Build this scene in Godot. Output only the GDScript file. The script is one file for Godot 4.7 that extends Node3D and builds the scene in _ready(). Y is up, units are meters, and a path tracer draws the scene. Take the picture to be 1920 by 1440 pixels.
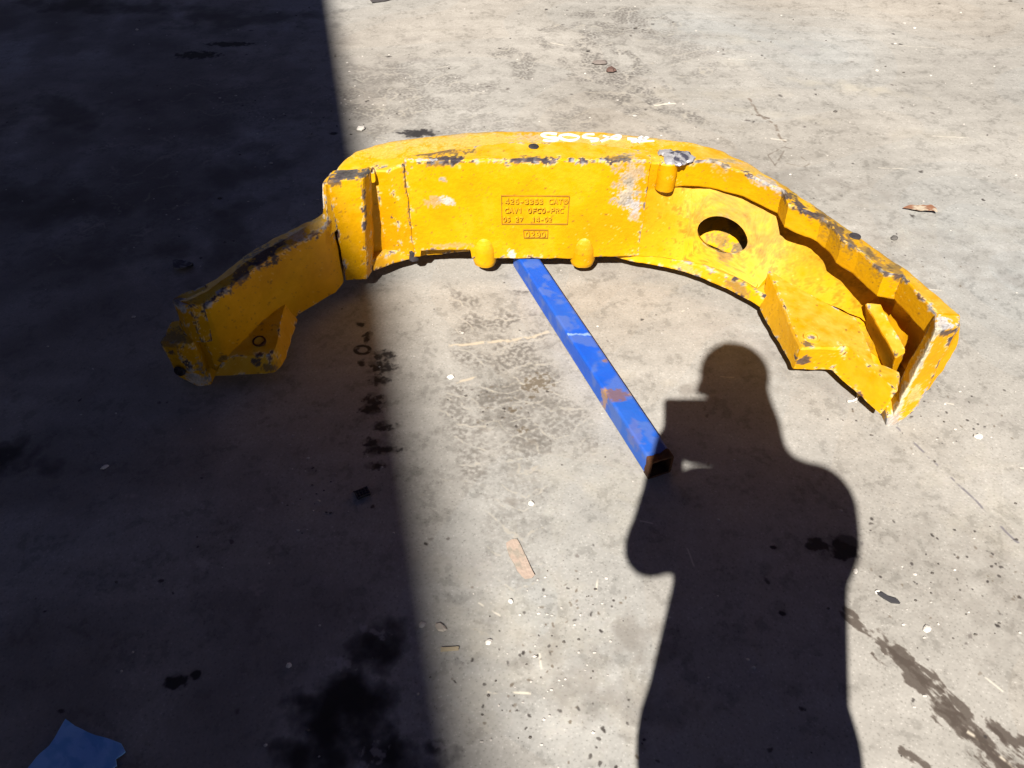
extends Node3D

const K := 0.82                       # layout unit -> metre
var nf := FastNoiseLite.new()
var nm := FastNoiseLite.new()
var nl := FastNoiseLite.new()
var rng := RandomNumberGenerator.new()
var used := {}
var patches: Array = []               # extra colour spots on the web, painted shade: [centre, radius, strength, colour]
var paint_mode := "yellow"
var steel_normal: NoiseTexture2D
var M := {}


func lin(r: float, g: float, b: float) -> Color:      # linear base colour -> albedo_color
	return Color(r, g, b).linear_to_srgb()


func _ready() -> void:
	# ---------------------------------------------------------------- camera, sky, sun, exposure
	var cam := Camera3D.new()
	cam.name = "camera"
	cam.fov = 2.0 * rad_to_deg(atan(720.0 / 1476.0))
	cam.near = 0.02
	cam.far = 400.0
	add_child(cam)
	cam.position = Vector3(0, 1.6, 0) * K
	cam.rotation.x = -deg_to_rad(45.5)
	cam.current = true

	var sky_mat := ProceduralSkyMaterial.new()
	sky_mat.sky_top_color = Color(0.072, 0.092, 0.200)
	sky_mat.sky_horizon_color = Color(0.74, 0.74, 0.76)
	sky_mat.sky_curve = 0.085
	sky_mat.ground_bottom_color = Color(0.13, 0.125, 0.12)
	sky_mat.ground_horizon_color = Color(0.18, 0.19, 0.225)
	sky_mat.sun_angle_max = 4.0
	var sky := Sky.new()
	sky.sky_material = sky_mat
	var env := Environment.new()
	env.background_mode = Environment.BG_SKY
	env.sky = sky
	env.background_energy_multiplier = 1.0
	env.tonemap_mode = Environment.TONE_MAPPER_LINEAR
	env.tonemap_exposure = 2.3
	env.sdfgi_enabled = true
	env.ssao_enabled = true
	env.ssil_enabled = true
	var we := WorldEnvironment.new()
	we.name = "world_environment"
	we.environment = env
	add_child(we)

	var sun := DirectionalLight3D.new()
	sun.name = "sun"
	sun.light_energy = 1.6
	sun.light_color = Color(1.0, 0.965, 0.92)
	sun.light_angular_distance = 0.52
	sun.shadow_enabled = true
	add_child(sun)
	sun.look_at_from_position(Vector3(-0.2022, 0.7222, 0.6614) * 20.0, Vector3.ZERO, Vector3.UP)

	# ---------------------------------------------------------------- shared noise and materials
	rng.seed = 4711
	nf.seed = 11; nf.frequency = 60.0; nf.noise_type = FastNoiseLite.TYPE_SIMPLEX; nf.fractal_type = FastNoiseLite.FRACTAL_FBM; nf.fractal_octaves = 2
	nm.seed = 23; nm.frequency = 17.0; nm.noise_type = FastNoiseLite.TYPE_SIMPLEX; nm.fractal_type = FastNoiseLite.FRACTAL_FBM; nm.fractal_octaves = 3
	nl.seed = 37; nl.frequency = 3.2; nl.noise_type = FastNoiseLite.TYPE_SIMPLEX; nl.fractal_type = FastNoiseLite.FRACTAL_FBM; nl.fractal_octaves = 2
	var pn := FastNoiseLite.new()
	pn.seed = 5; pn.frequency = 0.035; pn.fractal_octaves = 3
	steel_normal = NoiseTexture2D.new()
	steel_normal.width = 256; steel_normal.height = 256; steel_normal.seamless = true
	steel_normal.as_normal_map = true; steel_normal.bump_strength = 3.0; steel_normal.noise = pn
	M.paint = vmat(0.52, 0.0, 0.35)
	M.tube = vmat(0.42, 0.0, 0.2)
	M.rough = vmat(0.85, 0.0, 0.6)
	M.foil = vmat(0.35, 0.55, 0.5)
	M.white_paint = flat(lin(0.62, 0.62, 0.60), 0.7)
	M.grime = flat(lin(0.30, 0.145, 0.006), 0.7)
	M.yellow = flat(lin(0.50, 0.275, 0.004), 0.5)
	M.cloth = vmat(0.9, 0.0, 0.3)

	build_ground()
	build_warehouse()
	build_counterweight()
	build_tube()
	build_person()
	build_litter()


func vmat(rough: float, metal: float, bump: float) -> StandardMaterial3D:
	var m := StandardMaterial3D.new()
	m.vertex_color_use_as_albedo = true
	m.roughness = rough
	m.metallic = metal
	m.metallic_specular = 0.28
	if bump > 0.0:
		m.normal_enabled = true
		m.normal_texture = steel_normal
		m.normal_scale = bump
		m.uv1_triplanar = true
		m.uv1_world_triplanar = true
		m.uv1_scale = Vector3.ONE * 7.0
	return m


func flat(c: Color, rough: float) -> StandardMaterial3D:
	var m := StandardMaterial3D.new()
	m.albedo_color = c
	m.roughness = rough
	return m


# ==================================================================== naming
func numbered(called: String) -> String:
	if not used.has(called):
		used[called] = 0
		return called
	used[called] += 1
	return "%s_%03d" % [called, used[called]]


func thing(called: String, label: String, category: String, at: Vector3, group := "") -> Node3D:
	var o := Node3D.new()
	o.name = numbered(called)
	add_child(o)
	o.position = at * K
	tag(o, label, category, group)
	return o


func tag(o: Node, label: String, category: String, group := "") -> void:
	o.set_meta("label", label)
	o.set_meta("category", category)
	if group != "":
		o.set_meta("group", group)


# ==================================================================== mesh builder (layout coordinates)
class MB:
	var v := PackedVector3Array()
	var n := PackedVector3Array()
	var c := PackedColorArray()
	var ix := PackedInt32Array()


func commit(mb: MB, called: String, mat: Material, parent: Node, base: Vector3) -> MeshInstance3D:
	var vv := PackedVector3Array()
	vv.resize(mb.v.size())
	for i in mb.v.size():
		vv[i] = (mb.v[i] - base) * K
	var arr := []
	arr.resize(Mesh.ARRAY_MAX)
	arr[Mesh.ARRAY_VERTEX] = vv
	arr[Mesh.ARRAY_NORMAL] = mb.n
	arr[Mesh.ARRAY_COLOR] = mb.c
	arr[Mesh.ARRAY_INDEX] = mb.ix
	var am := ArrayMesh.new()
	am.add_surface_from_arrays(Mesh.PRIMITIVE_TRIANGLES, arr)
	am.surface_set_material(0, mat)
	var mi := MeshInstance3D.new()
	mi.name = called
	mi.mesh = am
	if parent == self:
		mi.name = numbered(called)
		mi.position = base * K
	parent.add_child(mi, true)
	return mi


func wobble(p: Vector3) -> Vector3:
	if paint_mode != "yellow":
		return Vector3.ZERO
	return Vector3(nm.get_noise_3dv(p * 0.6), nm.get_noise_3dv(p * 0.6 + Vector3(9, 3, 1)), nm.get_noise_3dv(p * 0.6 + Vector3(2, 8, 5))) * 0.0035


func quad(mb: MB, a: Vector3, b: Vector3, c: Vector3, d: Vector3, na: Vector3, nb: Vector3, nc: Vector3, nd: Vector3, wear: Array, cell := 0.0045) -> void:
	var lu: float = max(a.distance_to(b), d.distance_to(c))
	var lv: float = max(a.distance_to(d), b.distance_to(c))
	if lu < 0.0002 or lv < 0.0002:
		return
	var nu: int = clampi(int(ceil(lu / cell)), 1, 300)
	var nv: int = clampi(int(ceil(lv / cell)), 1, 300)
	var s := mb.v.size()
	for j in nv + 1:
		var v := float(j) / nv
		for i in nu + 1:
			var u := float(i) / nu
			var p := a.lerp(b, u).lerp(d.lerp(c, u), v)
			var nn := na.lerp(nb, u).lerp(nd.lerp(nc, u), v).normalized()
			var w := 0.0
			if wear[0] > 0.0: w = max(w, wear[0] * exp(-v * lv * 90.0))
			if wear[2] > 0.0: w = max(w, wear[2] * exp(-(1.0 - v) * lv * 90.0))
			if wear[3] > 0.0: w = max(w, wear[3] * exp(-u * lu * 90.0))
			if wear[1] > 0.0: w = max(w, wear[1] * exp(-(1.0 - u) * lu * 90.0))
			mb.v.push_back(p + wobble(p))
			mb.n.push_back(nn)
			mb.c.push_back(tint(p, nn, w))
	var g := (b - a).cross(d - a) + (c - b).cross(d - c)
	var ccw := g.dot(na + nb + nc + nd) > 0.0
	for j in nv:
		for i in nu:
			var q := s + j * (nu + 1) + i
			if ccw:
				mb.ix.append_array([q, q + nu + 2, q + 1, q, q + nu + 1, q + nu + 2])
			else:
				mb.ix.append_array([q, q + 1, q + nu + 2, q, q + nu + 2, q + nu + 1])


func fquad(mb: MB, a: Vector3, b: Vector3, c: Vector3, d: Vector3, out: Vector3, wear: Array, cell := 0.0045) -> void:
	var n := (c - a).cross(d - b).normalized()
	if n.dot(out) < 0.0: n = -n
	quad(mb, a, b, c, d, n, n, n, n, wear, cell)


# rounds the corners of a closed section; r and wear per corner -> [points, wear]
func rounded(pts: Array, rad: Array, wear: Array) -> Array:
	var op := []
	var ow := []
	var n := pts.size()
	for i in n:
		var p: Vector3 = pts[i]
		var a: Vector3 = pts[(i + n - 1) % n] - p
		var b: Vector3 = pts[(i + 1) % n] - p
		var r: float = rad[i]
		if r <= 0.0:
			op.append(p); ow.append(wear[i])
			continue
		var ra: float = min(r, a.length() * 0.45)
		var rb: float = min(r, b.length() * 0.45)
		var pa: Vector3 = p + a.normalized() * ra
		var pb: Vector3 = p + b.normalized() * rb
		op.append(pa); ow.append(wear[i])
		op.append(pa.lerp(p, 0.5).lerp(p.lerp(pb, 0.5), 0.5)); ow.append(wear[i])
		op.append(pb); ow.append(wear[i])
	return [op, ow]


# skins a list of closed sections (same number of points each). smooth: normals run on along the sweep
func loft(mb: MB, secs: Array, wears: Array, smooth: bool, cap0: bool, cap1: bool, cell := 0.0045, wear_ends := 0.0, flat_to := 0) -> void:
	var ns := secs.size()
	var np: int = secs[0].size()
	var vol := 0.0
	for i in ns - 1:
		for j in np:
			var a: Vector3 = secs[i][j]
			var b: Vector3 = secs[i][(j + 1) % np]
			var c: Vector3 = secs[i + 1][(j + 1) % np]
			var d: Vector3 = secs[i + 1][j]
			vol += a.dot(b.cross(c)) + a.dot(c.cross(d))
	var cen := []
	for q in [0, ns - 1]:
		var m := Vector3.ZERO
		for p in secs[q]: m += p
		m /= np
		cen.append(m)
		var sg := -1.0 if q == 0 else 1.0
		for j in np:
			vol += sg * m.dot((secs[q][j] as Vector3).cross(secs[q][(j + 1) % np]))
	var flip := 1.0 if vol > 0.0 else -1.0
	for j in np:
		var k := (j + 1) % np
		for i in ns - 1:
			var a: Vector3 = secs[i][j]
			var b: Vector3 = secs[i][k]
			var c: Vector3 = secs[i + 1][k]
			var d: Vector3 = secs[i + 1][j]
			var n0 := Vector3.ZERO
			var n1 := Vector3.ZERO
			if smooth and j >= flat_to:
				n0 = strip_normal(secs, i, j, k)
				n1 = strip_normal(secs, i + 1, j, k)
			else:
				n0 = (c - a).cross(d - b).normalized()
				n1 = n0
			var w0 := wear_ends if i == 0 and cap0 else 0.0
			var w1 := wear_ends if i == ns - 2 and cap1 else 0.0
			quad(mb, a, b, c, d, n0 * flip, n0 * flip, n1 * flip, n1 * flip, [w0, wears[k], w1, wears[j]], cell)
	var dir0: Vector3 = (cen[0] - secs[1][0] + secs[0][0] - cen[0])
	if cap0: cap(mb, secs[0], secs[0][0] - secs[1][0], wear_ends, cell)
	if cap1: cap(mb, secs[ns - 1], secs[ns - 1][0] - secs[ns - 2][0], wear_ends, cell)


func strip_normal(secs: Array, i: int, j: int, k: int) -> Vector3:
	var lo: int = max(i - 1, 0)
	var hi: int = min(i + 1, secs.size() - 1)
	var t: Vector3 = (secs[hi][j] + secs[hi][k]) - (secs[lo][j] + secs[lo][k])
	var e: Vector3 = secs[i][k] - secs[i][j]
	return e.cross(t).normalized()


func cap(mb: MB, poly: Array, out: Vector3, wear: float, cell: float) -> void:
	var n := Vector3.ZERO
	for i in poly.size():
		n += (poly[i] as Vector3).cross(poly[(i + 1) % poly.size()])
	n = n.normalized()
	if n.dot(out) < 0.0: n = -n
	var ux := n.cross(Vector3.UP if abs(n.y) < 0.8 else Vector3.RIGHT).normalized()
	var uy := n.cross(ux)
	var flat2 := PackedVector2Array()
	for p in poly: flat2.append(Vector2(p.dot(ux), p.dot(uy)))
	var t := Geometry2D.triangulate_polygon(flat2)
	for q in range(0, t.size(), 3):
		tri(mb, poly[t[q]], poly[t[q + 1]], poly[t[q + 2]], n, cell, poly, wear)


func tri(mb: MB, a: Vector3, b: Vector3, c: Vector3, n: Vector3, cell: float, poly: Array, wear: float) -> void:
	var l: float = max(a.distance_to(b), max(b.distance_to(c), c.distance_to(a)))
	var k: int = clampi(int(ceil(l / cell)), 1, 120)
	var s := mb.v.size()
	var row := []
	for i in k + 1:
		row.append(mb.v.size())
		for j in k - i + 1:
			var p: Vector3 = a + (b - a) * (float(i) / k) + (c - a) * (float(j) / k)
			var w := 0.0
			if wear > 0.0:
				var dist := 9.0
				for e in poly.size():
					dist = min(dist, p.distance_to(Geometry3D.get_closest_point_to_segment(p, poly[e], poly[(e + 1) % poly.size()])))
				w = wear * exp(-dist * 90.0)
			mb.v.push_back(p + wobble(p)); mb.n.push_back(n); mb.c.push_back(tint(p, n, w))
	var ccw := (b - a).cross(c - a).dot(n) > 0.0
	for i in k:
		for j in k - i:
			var p0: int = row[i] + j
			var p1: int = row[i + 1] + j
			add_tri(mb, p0, p1, p0 + 1, ccw)
			if j < k - i - 1:
				add_tri(mb, p1, p1 + 1, p0 + 1, ccw)


func add_tri(mb: MB, a: int, b: int, c: int, ccw: bool) -> void:
	if ccw: mb.ix.append_array([a, c, b])
	else: mb.ix.append_array([a, b, c])


# block between two outlines given as plan points at two heights
func block(mb: MB, bottom: Array, top: Array, wear: float, r := 0.005, cell := 0.0045) -> void:
	var n := bottom.size()
	var rr := []
	var ww := []
	for i in n:
		rr.append(r); ww.append(wear)
	var b: Array = rounded(bottom, rr, ww)
	var t: Array = rounded(top, rr, ww)
	var mid := Vector3.ZERO
	for p in t[0]: mid += p
	mid /= t[0].size()
	var dn := Vector3(0, -r, 0)
	var s1 := []
	var s2 := []
	for p in t[0]:
		s1.append(p + dn)
		s2.append(p + (mid - p).normalized() * r * 0.8)
	loft(mb, [b[0], s1, s2], b[1], false, true, true, cell, wear)


# upright turned shape: prof = [[radius, height], ...] with the cap at both ends
func turned(mb: MB, c: Vector3, prof: Array, seg := 24, wear := 0.3, cell := 0.005, axis := Vector3.UP) -> void:
	var ux := axis.cross(Vector3(0, 0, 1) if abs(axis.z) < 0.8 else Vector3.RIGHT).normalized()
	var uy := axis.cross(ux).normalized()
	var secs := []
	var ws := []
	for q in prof:
		var s := []
		for i in seg:
			var an := TAU * i / seg
			s.append(c + axis * q[1] + (ux * cos(an) + uy * sin(an)) * q[0])
		secs.append(s)
	for i in seg: ws.append(0.0)
	# smooth round the axis
	for i in secs.size() - 1:
		for j in seg:
			var k := (j + 1) % seg
			var a: Vector3 = secs[i][j]; var b: Vector3 = secs[i][k]; var cc: Vector3 = secs[i + 1][k]; var d: Vector3 = secs[i + 1][j]
			var rise: float = prof[i + 1][1] - prof[i][1]
			var run: float = prof[i][0] - prof[i + 1][0]
			var r0 := ux * cos(TAU * j / seg) + uy * sin(TAU * j / seg)
			var r1 := ux * cos(TAU * k / seg) + uy * sin(TAU * k / seg)
			var n0 := (r0 * rise + axis * run).normalized()
			var n1 := (r1 * rise + axis * run).normalized()
			quad(mb, a, b, cc, d, n0, n1, n1, n0, [wear if i == 0 else 0.0, 0.0, wear if i == secs.size() - 2 else 0.0, 0.0], cell)
	if prof[0][0] > 0.001: cap(mb, secs[0], -axis, wear, cell)
	if prof[-1][0] > 0.001: cap(mb, secs[-1], axis, wear, cell)


# ==================================================================== surface colours (linear), by what covers the surface there, plus shade painted on the web
func tint(p: Vector3, n: Vector3, w: float) -> Color:
	var a := nf.get_noise_3dv(p)
	var b := nm.get_noise_3dv(p)
	var l := nl.get_noise_3dv(p)
	match paint_mode:
		"yellow":
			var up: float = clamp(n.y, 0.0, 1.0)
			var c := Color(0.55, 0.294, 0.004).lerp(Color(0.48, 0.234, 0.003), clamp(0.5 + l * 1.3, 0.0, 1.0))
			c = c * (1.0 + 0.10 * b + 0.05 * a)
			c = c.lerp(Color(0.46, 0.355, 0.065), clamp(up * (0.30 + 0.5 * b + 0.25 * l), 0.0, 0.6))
			var spot := nf.get_noise_3dv(p * 0.55 + Vector3(4, 4, 4))
			if spot > 0.72:
				c = c.lerp(Color(0.10, 0.06, 0.02), clamp((spot - 0.72) * 9.0, 0.0, 0.7))
			var sc: float = abs(nm.get_noise_3d(p.x * 0.9 + p.y * 1.1, p.y * 0.25 - p.x * 0.3, p.z * 0.5))
			if sc < 0.006 and l > 0.1:
				c = c.lerp(Color(0.58, 0.43, 0.10), 0.5)
			var sd: float = abs(nm.get_noise_3d(p.x * 0.4 - p.y * 0.7, p.y * 0.9 + p.z, p.z * 0.8 + 3.0))
			if sd < 0.007 and l < 0.1:
				c = c.lerp(Color(0.16, 0.08, 0.02), 0.5)
			var chip: float = w * 1.05 + (b * 0.62 + a * 0.42) * (0.62 + 0.6 * min(w * 2.0, 0.65))
			var metal := Color(0.055, 0.045, 0.055).lerp(Color(0.30, 0.30, 0.32), clamp(0.5 + 2.2 * nm.get_noise_3dv(p * 1.7 + Vector3(7, 0, 0)) - 0.25, 0.0, 1.0))
			metal = metal.lerp(Color(0.12, 0.05, 0.02), smoothstep(0.05, 0.35, nm.get_noise_3dv(p * 1.3 + Vector3(0, 11, 4))) * 0.7)
			c = c.lerp(Color(0.60, 0.52, 0.30), smoothstep(0.46, 0.58, chip) * 0.55)
			c = c.lerp(metal, smoothstep(0.60, 0.68, chip))
			for q in patches:
				var d: float = ((p - q[0]) / q[1]).length()
				if d < 1.6:
					var g := nf.get_noise_3dv(p * 2.3)
					var f: float = 1.0 - d + b * 0.8 + a * 0.55 + g * 0.35
					c = c.lerp(q[3] * (1.0 + 0.5 * g - 0.4 * b), clamp(f * 5.0, 0.0, 1.0) * q[2])
			return c
		"blue":
			var c := Color(0.010, 0.072, 0.42).lerp(Color(0.022, 0.090, 0.38), clamp(0.5 + l, 0.0, 1.0))
			c = c * (1.0 + 0.08 * b)
			var chip := w * 0.75 + b * 0.5 + a * 0.3
			c = c.lerp(Color(0.10, 0.05, 0.03), smoothstep(0.66, 0.74, chip))
			c = c.lerp(Color(0.07, 0.12, 0.33), clamp((nm.get_noise_3dv(p * 0.7 + Vector3(3, 1, 9)) - 0.05) * 3.0, 0.0, 0.6))
			for q in patches:
				var d: float = ((p - q[0]) / q[1]).length()
				if d < 1.6:
					c = c.lerp(q[3], clamp((1.0 - d + b * 0.6 + a * 0.45) * 6.0, 0.0, 1.0) * q[2])
			return c
		"rust":
			return Color(0.10, 0.045, 0.022).lerp(Color(0.045, 0.025, 0.018), clamp(0.5 + b, 0.0, 1.0)) * (1.0 + 0.2 * a)
		"dark":
			return Color(0.035, 0.032, 0.036) * (1.0 + 0.5 * b + 0.4 * a)
		"foil":
			return Color(0.50, 0.50, 0.52).lerp(Color(0.10, 0.10, 0.14), smoothstep(0.12, 0.35, b + 0.4 * a))
	return Color(0.3, 0.3, 0.3)


func P(x: float, y: float, z: float) -> Vector3:
	return Vector3(x, y, z)


# ==================================================================== counterweight
func build_counterweight() -> void:
	paint_mode = "yellow"
	var B := Vector3(0.06, 0, -1.85)
	var t := thing("counterweight", "scuffed yellow cast steel counterweight lying as a wide arch on the concrete", "counterweight", B)
	var dk := Color(0.05, 0.042, 0.05)
	var grey := Color(0.30, 0.26, 0.20)
	var silver := Color(0.36, 0.355, 0.36)

	# ---- outer shell with the deck and the scalloped rim: one swept channel
	var O := [P(-.515, .37, -2.03), P(-.522, .383, -2.085), P(-.508, .385, -2.135), P(-.478, .385, -2.185), P(-.425, .385, -2.225), P(-.364, .385, -2.25), P(-.267, .385, -2.277), P(-.184, .385, -2.294), P(-.09, .385, -2.307), P(0, .385, -2.311), P(.168, .385, -2.311), P(.28, .386, -2.302), P(.368, .387, -2.285), P(.464, .387, -2.258), P(.561, .384, -2.226), P(.635, .378, -2.187), P(.705, .373, -2.127), P(.769, .368, -2.052), P(.80, .365, -2.01), P(.828, .362, -1.968), P(.855, .359, -1.926), P(.882, .357, -1.884), P(.908, .354, -1.842), P(.933, .352, -1.80), P(.958, .349, -1.76), P(.982, .346, -1.72), P(1.006, .343, -1.683), P(1.029, .341, -1.646), P(1.06, .338, -1.59), P(1.105, .332, -1.478)]
	var I := [P(-.40, .40, -2.035), P(-.40, .402, -2.045), P(-.40, .404, -2.05), P(-.39, .405, -2.055), P(-.37, .405, -2.06), P(-.345, .407, -2.07), P(-.26, .408, -2.11), P(-.184, .41, -2.12), P(-.09, .41, -2.125), P(0, .41, -2.125), P(.168, .41, -2.125), P(.28, .41, -2.12), P(.368, .41, -2.11), P(.438, .414, -2.088), P(.515, .415, -2.082), P(.595, .409, -2.085), P(.680, .40, -2.036), P(.736, .389, -1.997), P(.770, .386, -1.970), P(.772, .384, -1.902), P(.809, .381, -1.872), P(.851, .378, -1.840), P(.868, .376, -1.810), P(.881, .373, -1.750), P(.913, .371, -1.70), P(.935, .367, -1.65), P(.951, .365, -1.612), P(.994, .362, -1.604), P(1.015, .358, -1.53), P(1.035, .355, -1.468)]
	var secs := []
	var wear := []
	patches = [[P(.05, .41, -2.22), P(.50, .04, .07), .40, Color(.50, .38, .15)], [P(-.38, .40, -2.17), P(.14, .04, .07), .35, Color(.54, .40, .11)], [P(.05, .40, -2.25), P(.05, .05, .03), .5, grey], [P(.36, .40, -2.26), P(.12, .05, .03), .25, grey],
		[P(.778, .385, -1.945), P(.022, .02, .05), .95, dk], [P(.80, .383, -1.895), P(.016, .02, .05), .95, dk], [P(.838, .38, -1.858), P(.035, .016, .016), .9, dk], [P(.885, .375, -1.785), P(.018, .014, .05), .9, dk], [P(.905, .372, -1.735), P(.016, .014, .05), .8, dk], [P(.935, .369, -1.70), P(.02, .014, .07), .5, dk], [P(.86, .372, -1.86), P(.02, .02, .05), .55, dk],
		[P(.80, .37, -2.00), P(.045, .04, .07), .4, Color(.17, .11, .03)], [P(.90, .36, -1.83), P(.05, .04, .10), .45, Color(.16, .10, .03)], [P(.98, .35, -1.69), P(.05, .04, .09), .35, Color(.17, .11, .03)], [P(.70, .39, -2.09), P(.10, .03, .03), .4, Color(.36, .27, .12)], [P(.955, .366, -1.66), P(.02, .02, .06), .5, dk], [P(.99, .36, -1.63), P(.02, .02, .05), .5, dk], [P(.735, .39, -2.01), P(.04, .02, .03), .6, silver], [P(.765, .388, -1.975), P(.02, .02, .02), .6, silver], [P(.63, .40, -2.10), P(.08, .012, .012), .55, grey], [P(.72, .13, -2.07), P(.06, .12, .06), .9, Color(.13, .115, .10)], [P(.66, .15, -2.12), P(.09, .10, .08), .75, Color(.21, .14, .05)],
		[P(-.16, .40, -2.28), P(.06, .04, .03), .35, grey], [P(.99, .2, -1.66), P(.04, .12, .06), .3, dk]]
	for i in O.size():
		var o: Vector3 = O[i]
		var p: Vector3 = I[i]
		var tan: Vector3 = O[min(i + 1, O.size() - 1)] - O[max(i - 1, 0)]
		tan.y = 0
		var nr := Vector3(tan.z, 0, -tan.x).normalized()
		if i == 0: nr = Vector3(-1, 0, 0)
		var yl: float = p.y - (0.03 if i < 5 else (0.095 if p.x < 0.62 else 0.085))
		var flare := 1.0 if p.x > 0.3 else 0.25
		var g := o + nr * 0.03 * flare; g.y = 0.06
		if i > O.size() - 4: flare = 0.4
		var f := o + nr * 0.13 * flare; f.y = 0.20
		var e := o + nr * 0.092 * flare; e.y = o.y - 0.08
		var c := p.lerp(o, 0.86); c.y = p.y - 0.010
		var h := g - nr * 0.04
		var ii := f - nr * 0.036
		var jj := o + nr * (0.058 * flare if p.x > 0.6 else -0.014); jj.y = yl - 0.004
		var lo: Vector3 = p + nr * (0.012 if p.x > 0.5 else 0.0); lo.y = yl
		var rd := rounded([lo, p, c, o, e, f, g, h, ii, jj], [0.006, 0.006, 0.012, 0.014, 0, 0, 0.006, 0.004, 0, 0], [0.12, 0.62, 0.25, 0.28, 0, 0, 0.3, 0.2, 0, 0])
		secs.append(rd[0])
		wear = rd[1]
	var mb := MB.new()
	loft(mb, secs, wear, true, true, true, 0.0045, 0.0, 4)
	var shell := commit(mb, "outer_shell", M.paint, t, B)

	# ---- central plate with its raised lip on the deck
	patches = [[P(.353, .385, -2.065), P(.045, .05, .05), .75, grey], [P(.345, .315, -2.065), P(.038, .045, .05), 1.0, Color(.33, .29, .23)], [P(.345, .35, -2.065), P(.04, .04, .05), .55, grey],
		[P(.37, .275, -2.065), P(.018, .03, .05), .9, silver], [P(.375, .24, -2.065), P(.02, .022, .05), .5, silver],
		[P(-.195, .292, -2.065), P(.022, .016, .05), 1.0, Color(.42, .38, .34)], [P(-.235, .285, -2.065), P(.022, .02, .05), .55, grey], [P(-.205, .362, -2.065), P(.010, .010, .05), 1.0, grey],
		[P(-.20, .432, -2.065), P(.07, .009, .02), .9, dk], [P(-.22, .42, -2.065), P(.04, .014, .03), .6, dk], [P(-.27, .43, -2.066), P(.05, .006, .012), .75, silver], [P(-.24, .425, -2.115), P(.12, .02, .02), .75, dk],
		[P(.06, .432, -2.065), P(.07, .007, .02), .8, dk], [P(.31, .428, -2.07), P(.04, .008, .015), .7, dk], [P(.0, .09, -2.065), P(.012, .02, .03), .7, Color(.6, .58, .52)], [P(-.20, .125, -2.065), P(.06, .008, .03), .4, grey]]
	mb = MB.new()
	secs = []
	for q in [[-.312, .082], [-.292, .082], [-.290, .106], [-.134, .106], [-.130, .074], [.0, .074], [.2, .076], [.405, .084]]:
		var x: float = q[0]
		var back: float = -2.085 - 0.09 * clamp((x + .335) / .3, 0.0, 1.0) + 0.05 * clamp((x - .2) / .2, 0.0, 1.0)
		var rd := rounded([P(x, q[1], -2.065), P(x - .002, .428, -2.063), P(x, .424, back), P(x, .38, back - .004), P(x, q[1], -2.105)], [0.005, 0.006, 0.005, 0, 0.004], [0.35, 0.66, 0.4, 0, 0])
		secs.append(rd[0]); wear = rd[1]
	loft(mb, secs, wear, false, true, true, 0.0042, 0.45)
	var plate := commit(mb, "face_plate", M.paint, t, B)

	# cast lettering standing proud of the plate
	lettering("426-3353 CAT©", P(.073, .291, -2.0648), .023, .19, plate, B)
	lettering("CAV1 0FC0-PRC", P(.067, .259, -2.0648), .022, .18, plate, B)
	lettering("05 27  14-02", P(.047, .227, -2.0648), .021, .15, plate, B)
	lettering("0290", P(.073, .172, -2.0648), .024, .062, plate, B)
	for q in [[-.031, .307, .172, .3087], [-.033, .209, .170, .2107], [-.033, .209, -.0315, .309], [.1705, .209, .172, .309], [.036, .157, .111, .1585], [.036, .186, .111, .1875], [.036, .157, .0373, .188], [.1097, .157, .111, .188]]:
		var fr := MB.new()
		bar(fr, P(q[0], q[1], -2.069), P(q[2], q[3], -2.0595))
		commit(fr, "cast_frame_bar", M.grime, plate, B)

	# the two lower bosses and the upper one
	patches = [[P(.24, .15, -2.03), P(.02, .01, .02), .7, dk]]
	for x in [-.088, .229]:
		mb = MB.new()
		turned(mb, P(x, 0, -2.088), [[.029, .040], [.036, .046], [.039, .058], [.039, .100], [.0375, .116], [.034, .132], [.029, .145], [.022, .154]], 32, 0.3)
		commit(mb, "lower_boss", M.paint, t, B)
	mb = MB.new()
	patches = [[P(.447, .32, -2.035), P(.012, .02, .02), .8, dk]]
	turned(mb, P(.458, 0, -2.082), [[.022, .318], [.028, .323], [.0285, .37], [.029, .412], [.024, .417]], 28, 0.4)
	block(mb, [P(.400, .30, -2.075), P(.432, .33, -2.082), P(.445, .33, -2.12), P(.40, .30, -2.12)], [P(.398, .418, -2.07), P(.437, .413, -2.075), P(.47, .413, -2.12), P(.40, .418, -2.12)], 0.2)
	commit(mb, "upper_boss", M.paint, t, B)
	var blob := foil_patch(t, B)

	# ---- web from the plate round to the right end, with its oval opening
	patches = [[P(.636, .225, -2.03), P(.12, .09, .13), .42, Color(.20, .115, .010)], [P(.84, .23, -1.87), P(.20, .09, .20), .55, Color(.30, .165, .006)], [P(.70, .26, -2.02), P(.20, .12, .16), .55, Color(.30, .165, .006)], [P(.97, .23, -1.76), P(.10, .09, .14), .5, Color(.28, .155, .006)], [P(.66, .14, -1.99), P(.02, .03, .03), .5, dk]]  # broad ochre patches put shade into the web colour; the small one is wear
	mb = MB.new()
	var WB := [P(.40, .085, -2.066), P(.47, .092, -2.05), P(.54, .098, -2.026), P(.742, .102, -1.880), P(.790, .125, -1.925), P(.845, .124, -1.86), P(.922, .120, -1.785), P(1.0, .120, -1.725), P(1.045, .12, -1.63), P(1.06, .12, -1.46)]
	var WM := [P(.40, .25, -2.066), P(.475, .24, -2.070), P(.545, .23, -2.062), P(.775, .21, -1.952), P(.820, .20, -1.968), P(.886, .20, -1.886), P(.956, .20, -1.806), P(1.024, .20, -1.742), P(1.066, .20, -1.638), P(1.08, .20, -1.46)]
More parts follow.
